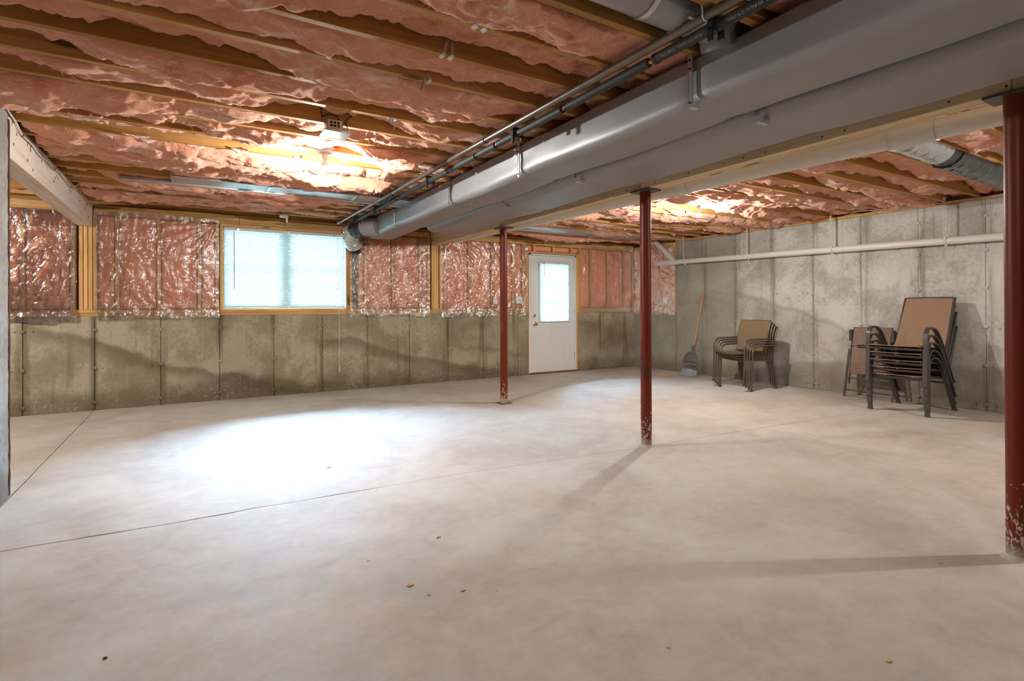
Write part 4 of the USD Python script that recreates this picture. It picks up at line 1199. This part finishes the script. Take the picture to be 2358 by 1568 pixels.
# ------------------------------------------------------------------ straps, junction box, lamps under the joists
names = ['nearest the camera', 'second from the camera', 'third from the camera', 'fourth from the camera', 'fifth from the camera', 'furthest, beside the metal box']
for i in range(6):
    y = 2.0 + .3085 * i
    x = [1.05, 1.035, 1.048, 1.06, 1.072, 1.035][i]
    t = thing('joist_strap', 'bent perforated metal strap pair on a ceiling joist, ' + names[i], 'strap', (x, y, 2.33), 'metal straps in a row under the joists')
    for s in (-1, 1):
        bend = .02 * math.sin(i * 2.3 + s)
        xs = x + s * .022
        pts = [(xs + bend, y - .0215, 2.40 if i < 2 else 2.372), (xs, y - .0215, 2.335), (xs, y - .014, 2.3275), (xs - .004, y + .016, 2.3275)] if (i < 2 or s > 0) else [(xs, y - .016, 2.3275), (xs, y - .021, 2.3275), (xs + .004, y - .026, 2.318), (xs + bend, y - .028, 2.262)]
        if i >= 3:
            pts = [(xs, y + .012, 2.3275), (xs, y - .018, 2.3275), (xs + .003, y - .024, 2.318), (xs + bend, y - .027, 2.255 if s > 0 else 2.30)]
        obj('metal_strap', tube(pts, None, flat=(.010, .0011), up0=(0, -1, 0)), M_galv, t)

t = thing('junction_box', 'small galvanised metal box with a slotted front, under a joist near the lit bulb', 'box', (.79, 3.55, 2.3))
obj('box_body', box(.735, .840, 3.50, 3.565, 2.268, 2.355, .003), M_galv, t)
obj('slotted_plate', box(.745, .830, 3.492, 3.502, 2.295, 2.348, .002), M_white, t)
obj('slot', cat([box(.757 + i * .022, .772 + i * .022, 3.4905, 3.494, 2.303 + dzz, 2.318 + dzz) for i in range(3) for dzz in (0, .020)]), M_dark, t)
obj('cover_plate', box(.705, .875, 3.43, 3.58, 2.255, 2.262, .002), M_gcyan, t)
obj('clamp_connector', tube([(.84, 3.53, 2.31), (.875, 3.53, 2.305)], .012, 10), M_galv, t)
t = thing('black_lead', 'thin black wire looping from the metal box up the joist face', 'wire', (.72, 3.54, 2.4))
obj('wire_run', cat([tube(smooth_path([(.70, 3.523, 2.50), (.705, 3.523, 2.43), (.712, 3.52, 2.36)], 14), .003, 6), tube(smooth_path([(.712, 3.52, 2.362), (.755, 3.515, 2.385), (.80, 3.515, 2.382), (.825, 3.515, 2.35)], 16), .003, 6), tube(smooth_path([(.875, 3.52, 2.312), (.86, 3.515, 2.35), (.88, 3.52, 2.385), (.93, 3.523, 2.42)], 16), .003, 6)]), M_wire, t, smooth=True)


def bulb(x, y, label, z=2.2, mat=None):
    t = thing('ceiling_lamp', label, 'lamp', (x, y, 2.33))
    obj('lamp_holder', lathe([(0, 2.31), (.054, 2.31), (.058, 2.322), (.058, 2.335), (0, 2.335)], 32, (x, y, 0)), M_porc, t, smooth=40)
    obj('mounting_plate', box(x - .06, x + .06, y - .06, y + .06, 2.3355, 2.345, .002), M_galv, t)
    obj('socket', lathe([(0, 2.262), (.017, 2.262), (.020, 2.270), (.023, 2.30), (.027, 2.312), (0, 2.312)], 24, (x, y, 0)), M_porc, t, smooth=40)
    r = .030
    dome_ = [(r * math.sin(a), z - r * math.cos(a)) for a in np.linspace(.15, 1.72, 14)]
    b = lathe([(0, z - r)] + dome_ + [(0, dome_[-1][1])], 24, (x, y, 0))
    obj('bulb_neck', lathe([(0, dome_[-1][1] + .0005), (dome_[-1][0] + .0012, dome_[-1][1] + .0005), (r - .0012, z + .010), (.026, z + .021), (.018, 2.245), (.0135, 2.25), (.0125, 2.266), (0, 2.266)], 24, (x, y, 0)), M_white, t, smooth=40)
    obj('bulb', b, mat or M_bulb, t, smooth=True, label='glowing white bulb')


bulb(.858, 4.145, 'lit bare bulb in a porcelain holder under the joists left of the ducts')
bulb(5.0, 4.11, 'lit bare bulb in a porcelain holder under the joists above the chairs')
bulb(5.0, -.06, 'lit bare bulb under the joists behind the near red post')
bulb(.855, -.15, 'lit bare bulb under the joists above the viewer', mat=M_bulb2)
bulb(-2.75, 6.2, 'lit bare bulb in the side bay beyond the left concrete wall')

for i, (x, y, lab) in enumerate(((4.15, 2.31, 'hooked zinc bracket hanging from a joist near the foil duct'), (4.72, 2.62, 'flat zinc tab hanging from a joist behind the drain pipe'), (5.05, 3.25, 'short zinc tab hanging from a joist over the small chair stack'))):
    t = thing('joist_tab', lab, 'bracket', (x, y, 2.33))
    obj('metal_strap', tube([(x, y - .021, 2.36), (x, y - .021, 2.325), (x + .008, y - .025, 2.27)], None, flat=(.009, .001), up0=(0, -1, 0)), M_gcyan, t)
t = thing('smoke_alarm', 'small round white disc with a dangling white clip at the ceiling over the window', 'alarm', (1.02, 7.3, 2.28))
obj('disc', lathe([(0, 0), (.05, .002), (.055, .012), (.05, .03), (0, .032)], 24, (1.0, 7.25, 2.295)), M_white, t, smooth=40)
obj('clip', box(1.02, 1.045, 7.24, 7.246, 2.235, 2.30, .001), M_white, t)

# ------------------------------------------------------------------ switches and outlets


def plate(label, c, axis, w=.075, h=.115, gangs=1, kind='switch'):
    t = thing('wall_plate', label, kind, c)
    x, y, z = c
    o = lambda du0, du1, dn0, dn1, z0, z1, bv=.001: box(x + du0, x + du1, y + dn0, y + dn1, z0, z1, bv) if axis == 'x' else box(x + dn0, x + dn1, y + du0, y + du1, z0, z1, bv)
    obj('cover', o(-w / 2, w / 2, -.006, 0, z - h / 2, z + h / 2, .003), M_white, t)
    for g in range(gangs):
        u = (g - (gangs - 1) / 2) * .046
        if kind == 'switch':
            obj('toggle', o(u - .005, u + .005, -.018, -.004, z - .006, z + .014), M_white, t)
            obj('toggle_slot', o(u - .007, u + .007, -.0068, -.005, z - .014, z + .014), M_dark, t)
        else:
            for s in (-.02, .02):
                obj('socket_face', o(u - .014, u + .014, -.0085, -.005, z + s - .013, z + s + .013), M_vinyl, t)
                obj('socket_slot', cat([o(u - .007, u - .004, -.0092, -.008, z + s - .003, z + s + .007, 0), o(u + .004, u + .007, -.0092, -.008, z + s - .003, z + s + .007, 0)]), M_dark, t)
    obj('back_box', o(-.03 * gangs, .03 * gangs, 0, .05, z - .045, z + .045, .001), M_vinyl, t)


plate('white outlet on the plastic-covered wall left of the far red post', (4.232, YB - .035, 1.262), 'x', kind='outlet')
plate('white double switch plate on the wall left of the door', (4.690, YB - .035, 1.268), 'x', w=.118, gangs=2, kind='switch')
plate('white outlet behind plastic on the short insulated stretch of the right wall', (XR - .035, 6.78, 1.26), 'y', kind='outlet')

# ------------------------------------------------------------------ chairs
# low stacking chair: local frame, seat faces -x, feet on z = 0


def low_chair(label):
    t = thing('patio_chair', label, 'chair', (0, 0, 0), 'low brown patio chairs in the small stack', local=True)
    W = .262
    for s in (-1, 1):
        y = s * W
        pts = [(-.02, y, 0), (-.005, y, .30), (.0, y, .48)] + [(.115 - .115 * math.cos(a), y, .49 + .115 * math.sin(a)) for a in np.linspace(.15, PI / 2, 9)] + [(.30, y, .607), (.52, y, .607)]
        obj('arm_frame', tube(smooth_path(pts, 44), .0125, 10), M_bronze, t, smooth=True)
        pts = [(.50, y * .94, 0), (.475, y * .94, .14), (.445, y * .94, .30), (.435, y * .94, .40), (.450, y * .94, .55), (.475, y * .94, .70), (.53, y * .94, .85)]
        obj('back_frame', tube(smooth_path(pts, 34), .0125, 10), M_bronze, t, smooth=True)
        obj('seat_rail', tube(smooth_path([(.0, y * .94, .425), (.2, y * .94, .408), (.44, y * .94, .392)], 14), .011, 10), M_bronze, t, smooth=True)
        obj('foot_cap', cat([tube([(-.0205, y, -.0005), (-.019, y, .022)], .0145, 10)]), M_blackpl, t)
    obj('front_rail', tube(smooth_path([(.0, -W, .425), (.004, -W * .5, .405), (.006, 0, .398), (.004, W * .5, .405), (.0, W, .425)], 26), .0115, 10), M_bronze, t, smooth=True)
    obj('back_rail', tube(smooth_path([(.53, -W * .94, .85), (.545, 0, .852), (.53, W * .94, .85)], 16), .011, 10), M_bronze, t, smooth=True)
    obj('cross_bar', tube([(.44, -W * .94, .39), (.44, W * .94, .39)], .009, 10), M_bronze, t, smooth=True)
    nu, nv = 18, 22
    U, V = np.meshgrid(np.linspace(0, 1, nu), np.linspace(-1, 1, nv), indexing='ij')
    sag = (1 - V ** 2)
    X = .0 + U * .43
    Zs = np.interp(U, [0, .5, 1], [.437, .419, .405]) - .028 * sag * np.sin(PI * np.clip(U * .9 + .1, 0, 1)) ** .7 - .012 * sag
    obj('seat', shell(X, V * W * .93, Zs, .004), M_sling2, t, smooth=True)
    zz = .43 + U * .425
    Xb = np.interp(zz, [.40, .55, .70, .85], [.428, .442, .467, .522]) + .018 * sag - .008
    obj('backrest', shell(Xb, V * W * .93, zz, .004), M_sling2, t, smooth=True)
    return t


def high_chair(label):
    t = thing('sling_chair', label, 'chair', (0, 0, 0), 'high-back tan sling chairs in the tall stack', local=True)
    W = .268
    for s in (-1, 1):
        y = s * W
        front = [(-.005, y, 0), (.008, y, .30), (.014, y, .50), (.03, y, .555), (.075, y, .592), (.145, y, .60), (.225, y, .578), (.30, y, .52), (.375, y, .425), (.44, y, .33), (.53, y, .19), (.655, y, 0)]
        P = smooth_path(front, 80)
        P[P[:, 2] < 0, 2] = 0
        obj('side_frame', tube(P, None, flat=(.0215, .0085), up0=(-1, 0, 0)), M_bronze2, t, smooth=35)
        obj('foot_cap', cat([box(-.016, .007, y - .023, y + .023, 0, .045, .002), box(.632, .672, y - .022, y + .022, 0, .018, .002)]), M_bronze2, t)
        yi = s * (W - .032)
        pts = [(-.03, yi, .405), (.04, yi, .404), (.25, yi, .386), (.44, yi, .366), (.535, yi, .368), (.585, yi, .42), (.65, yi, .56), (.74, yi, .76), (.815, yi, .915)]
        obj('sling_rail', tube(smooth_path(pts, 50), .013, 10), M_bronze2, t, smooth=True)
    obj('front_rail', cat([tube([(.016, -W, .375), (.016, W, .375)], None, flat=(.010, .013), up0=(0, 0, 1))]), M_bronze2, t)
    obj('cross_bar', tube([(.46, -W, .315), (.46, W, .315)], .010, 10), M_bronze2, t, smooth=True)
    nu, nv = 40, 14
    path = smooth_path([(-.035, 0, .408), (.04, 0, .414), (.25, 0, .396), (.44, 0, .378), (.525, 0, .382), (.575, 0, .435), (.64, 0, .57), (.73, 0, .765), (.808, 0, .925)], nu)
    Vv = np.linspace(-1, 1, nv)
    wd_ = np.interp(np.arange(nu), [0, nu * .55, nu - 1], [W - .03, W - .03, W - .045])
    X = path[:, 0][:, None] + 0 * Vv
    Y = wd_[:, None] * Vv[None]
    sag = (1 - Vv ** 2)[None] * np.sin(PI * np.linspace(0.05, .95, nu))[:, None]
    Z = path[:, 2][:, None] - .022 * sag * (np.arange(nu) < nu * .5)[:, None]
    X = X + .02 * sag * (np.arange(nu) >= nu * .5)[:, None]
    i0 = nu // 2 - 1
    obj('seat', shell(X[:i0 + 1], Y[:i0 + 1], Z[:i0 + 1], .004), M_sling, t, smooth=True)
    obj('backrest', shell(X[i0:], Y[i0:], Z[i0:], .004), M_sling, t, smooth=True)
    obj('head_rail', tube([(.806, -W + .046, .918), (.812, 0, .922), (.806, W - .046, .918)], .010, 10), M_bronze2, t, smooth=True)
    return t


ORD4 = ['bottom', 'second from the bottom', 'third from the bottom', 'topmost']
LC = [(6.465 - .036 * i, 4.695 + .012 * i, .0305 * i) for i in range(4)]
lab = lambda o: 'low-back brown patio chair with tubular arms, %s of the small stack' % o
pc = low_chair(lab(ORD4[0]))
UsdGeom.Xformable(pc).GetOrderedXformOps()[0].Set(Gf.Vec3d(*LC[0]))
UsdGeom.Xformable(pc).AddRotateZOp().Set(-4.0)
for i in range(1, 4):
    copy_of(pc, lab(ORD4[i]), LC[i], math.radians(-4 - .5 * i))
ORD5 = ['bottom', 'second from the bottom', 'middle', 'second from the top', 'topmost']
HC = [(6.46 - .018 * i, 2.727 - .002 * i, .0785 * i) for i in range(5)]
lab2 = lambda o: 'high-back tan sling chair with flat arms, %s of the tall stack' % o
hc = high_chair(lab2(ORD5[0]))
UsdGeom.Xformable(hc).GetOrderedXformOps()[0].Set(Gf.Vec3d(*HC[0]))
for i in range(1, 5):
    copy_of(hc, lab2(ORD5[i]), HC[i], math.radians([0, .5, -.6, .4, -.3][i]))

# folded woven chair leaning against the wall
t = thing('folding_chair', 'folded brown woven folding chair leaning on the wall behind the tall chair stack', 'chair', (7.1, 3.33, 0))


def lean(y, z, off=0.0):
    return (7.105 + .185 * z + off, y, z)


for y in (3.60, 3.06):
    obj('leg', tube([lean(y, 0), lean(y - .012 * np.sign(y - 3.3), .60)], None, flat=(.012, .008), up0=(-1, 0, 0)), M_bronze2, t)
    obj('rear_leg', tube([lean(y - .03 * np.sign(y - 3.3), .16, .03), lean(y - .03 * np.sign(y - 3.3), .80, .02)], None, flat=(.010, .008), up0=(-1, 0, 0)), M_bronze2, t)
    obj('arm_rest', box(*sum([[a, b] for a, b in ((7.205, 7.245), (y - .03 * np.sign(y - 3.3) - .018, y - .03 * np.sign(y - 3.3) + .018), (.70, .845))], []), .006), M_bronze2, t)
    yi = y - .055 * np.sign(y - 3.3)
    obj('panel_frame', tube([lean(yi, .27, -.012), lean(yi, .875, -.012)], .010, 10), M_bronze2, t, smooth=True)
nu, nv = 10, 12
U, V = np.meshgrid(np.linspace(0, 1, nu), np.linspace(-1, 1, nv), indexing='ij')
for nm, z0, z1 in (('seat', .29, .615), ('backrest', .655, .880)):
    Zp = z0 + U * (z1 - z0)
    obj(nm, shell(7.105 + .185 * Zp - .024 + .006 * (1 - V ** 2), 3.33 + V * .212, Zp, .005), M_wicker, t, smooth=True)
obj('hinge_bar', tube([lean(3.58, .635, -.014), lean(3.08, .635, -.014)], .009, 10), M_bronze2, t, smooth=True)
obj('cross_bar', tube([lean(3.58, .235, -.002), lean(3.08, .235, -.002)], .009, 10), M_bronze2, t, smooth=True)
obj('cross_bar', tube([lean(3.595, .085, -.002), lean(3.065, .085, -.002)], .009, 10), M_bronze2, t, smooth=True)

# ------------------------------------------------------------------ broom with a clipped-on dustpan
b0, b1 = np.array([7.035, 5.975, .10]), np.array([7.335, 5.955, 1.335])


def bp_(t_, off=0.0):
    p = b0 + (b1 - b0) * t_
    return p + np.array([-off, 0, 0])


t = thing('broom', 'upright broom with an orange wooden handle and grey bristles leaning on the right wall', 'broom', (7.0, 5.97, 0))
obj('handle', tube([bp_(.03), bp_(.5), bp_(.995)], .0115, 14), M_broomwood, t, smooth=40)
obj('hanger_tip', tube([bp_(.985), bp_(1.003)], .0125, 14), M_broomwood, t, smooth=40)
hd = [(7.005, 6.085, .137), (7.005, 5.845, .122)]
obj('brush_head', tube([(7.045, 6.10, .140), (7.04, 5.97, .134), (7.035, 5.838, .122)], None, flat=(.024, .012), up0=(0, 0, 1)), M_pan, t)
obj('head_socket', tube([bp_(.02), bp_(.09)], .017, 14), M_pan, t, smooth=40)
br = np.random.default_rng(8)
ms = []
for i in range(420):
    u, w = br.random(), br.uniform(-1, 1)
    top = np.array([7.04 + w * .014, 5.842 + u * .255, .125 + u * .013])
    bot = np.array([6.985 + w * .030 + br.normal(0, .004), 5.842 - .018 + u * (.255 + .075) + .02 * (u - .5) + br.normal(0, .004), .002 + abs(br.normal(0, .003))])
    ms.append(tube([top, bot], .0021, 4, caps=False))
obj('bristle', cat(ms), M_bristle, t, kind='stuff')
t = thing('dustpan', 'dark grey plastic dustpan clipped onto the broom handle above the bristles', 'dustpan', (7.08, 5.98, .17))
PN = [(-.135, .0), (.135, .0), (.140, .03), (.122, .145), (.070, .205), (.030, .225), (.026, .34), (-.026, .34), (-.030, .225), (-.070, .205), (-.122, .145), (-.140, .03)]
pan = trimesh.creation.extrude_polygon(Polygon(PN).buffer(.006).buffer(-.006), .012)
ax_z = (b1 - b0) / np.linalg.norm(b1 - b0)
ax_y = np.array([0, 1.0, 0]) - ax_z * ax_z[1]
ax_y /= np.linalg.norm(ax_y)
nx = np.cross(ax_y, ax_z)
B = bp_(.065)
toW = lambda p: B - nx * .045 * 0 + np.outer(p[:, 0], ax_y) + np.outer(p[:, 1], ax_z) + np.outer(p[:, 2], -np.abs(nx) * np.array([1, 0, 0]) + 0)
v = pan.vertices.copy()
v[:, 2] += .022 + .03 * np.clip(.06 - v[:, 1], 0, 1)
pan.vertices = toW(v)
pan.fix_normals()
obj('pan', pan, M_pan, t)
rim = [(-.138, .012, .030), (-.142, .05, .05), (-.122, .145, .055), (-.068, .207, .05), (.068, .207, .05), (.122, .145, .055), (.142, .05, .05), (.138, .012, .030)]
obj('rim', tube(toW(np.array(rim) - [0, 0, .012]), None, flat=(.014, .005), up0=(1, 0, 0)), M_pan, t)
obj('front_lip', tube(toW(np.array([(-.13, .055, .038), (0, .068, .040), (.13, .055, .038)])), .005, 8), M_foam, t)
obj('button', lathe([(0, -.002), (.005, -.002), (.005, .003), (0, .003)], 10, toW(np.array([[-.075, .10, .038]]))[0], 'x'), M_chip, t, label='small white button')

# ------------------------------------------------------------------ crumbs on the floor


def bit(name, label, cat_, x, y, r, mat, seed):
    m = lump((x, y, r[2] * .45), r, seed)
    m.vertices[:, 2] = np.maximum(m.vertices[:, 2], 0)
    tag(obj(name, m, mat, smooth=True), label, cat_)


bit('leaf_fragment', 'small yellow dry leaf fragment lying on the near floor, left of centre', 'leaf', .765, 2.084, (.016, .011, .004), M_leafbit, 1)
bit('leaf_fragment', 'brown dry leaf fragment lying on the floor at the lower right', 'leaf', 1.912, .836, (.013, .008, .003), M_leafbit, 2)
bit('wood_chip', 'tiny wood chip on the open floor below the slab joint', 'chip', 1.044, 2.444, (.012, .007, .005), M_leafbit, 3)
bit('plaster_chip', 'small white chip on the bright floor below the window', 'chip', .839, 3.938, (.020, .013, .006), M_chip, 4)
bit('dark_crumb', 'dark crumb on the floor at the lower left', 'crumb', -.245, 2.17, (.007, .005, .004), M_darkbit, 5)
bit('splinter', 'thin brown splinter on the floor right of the yellow leaf fragment', 'splinter', .93, 1.93, (.012, .0025, .002), M_darkbit, 6)
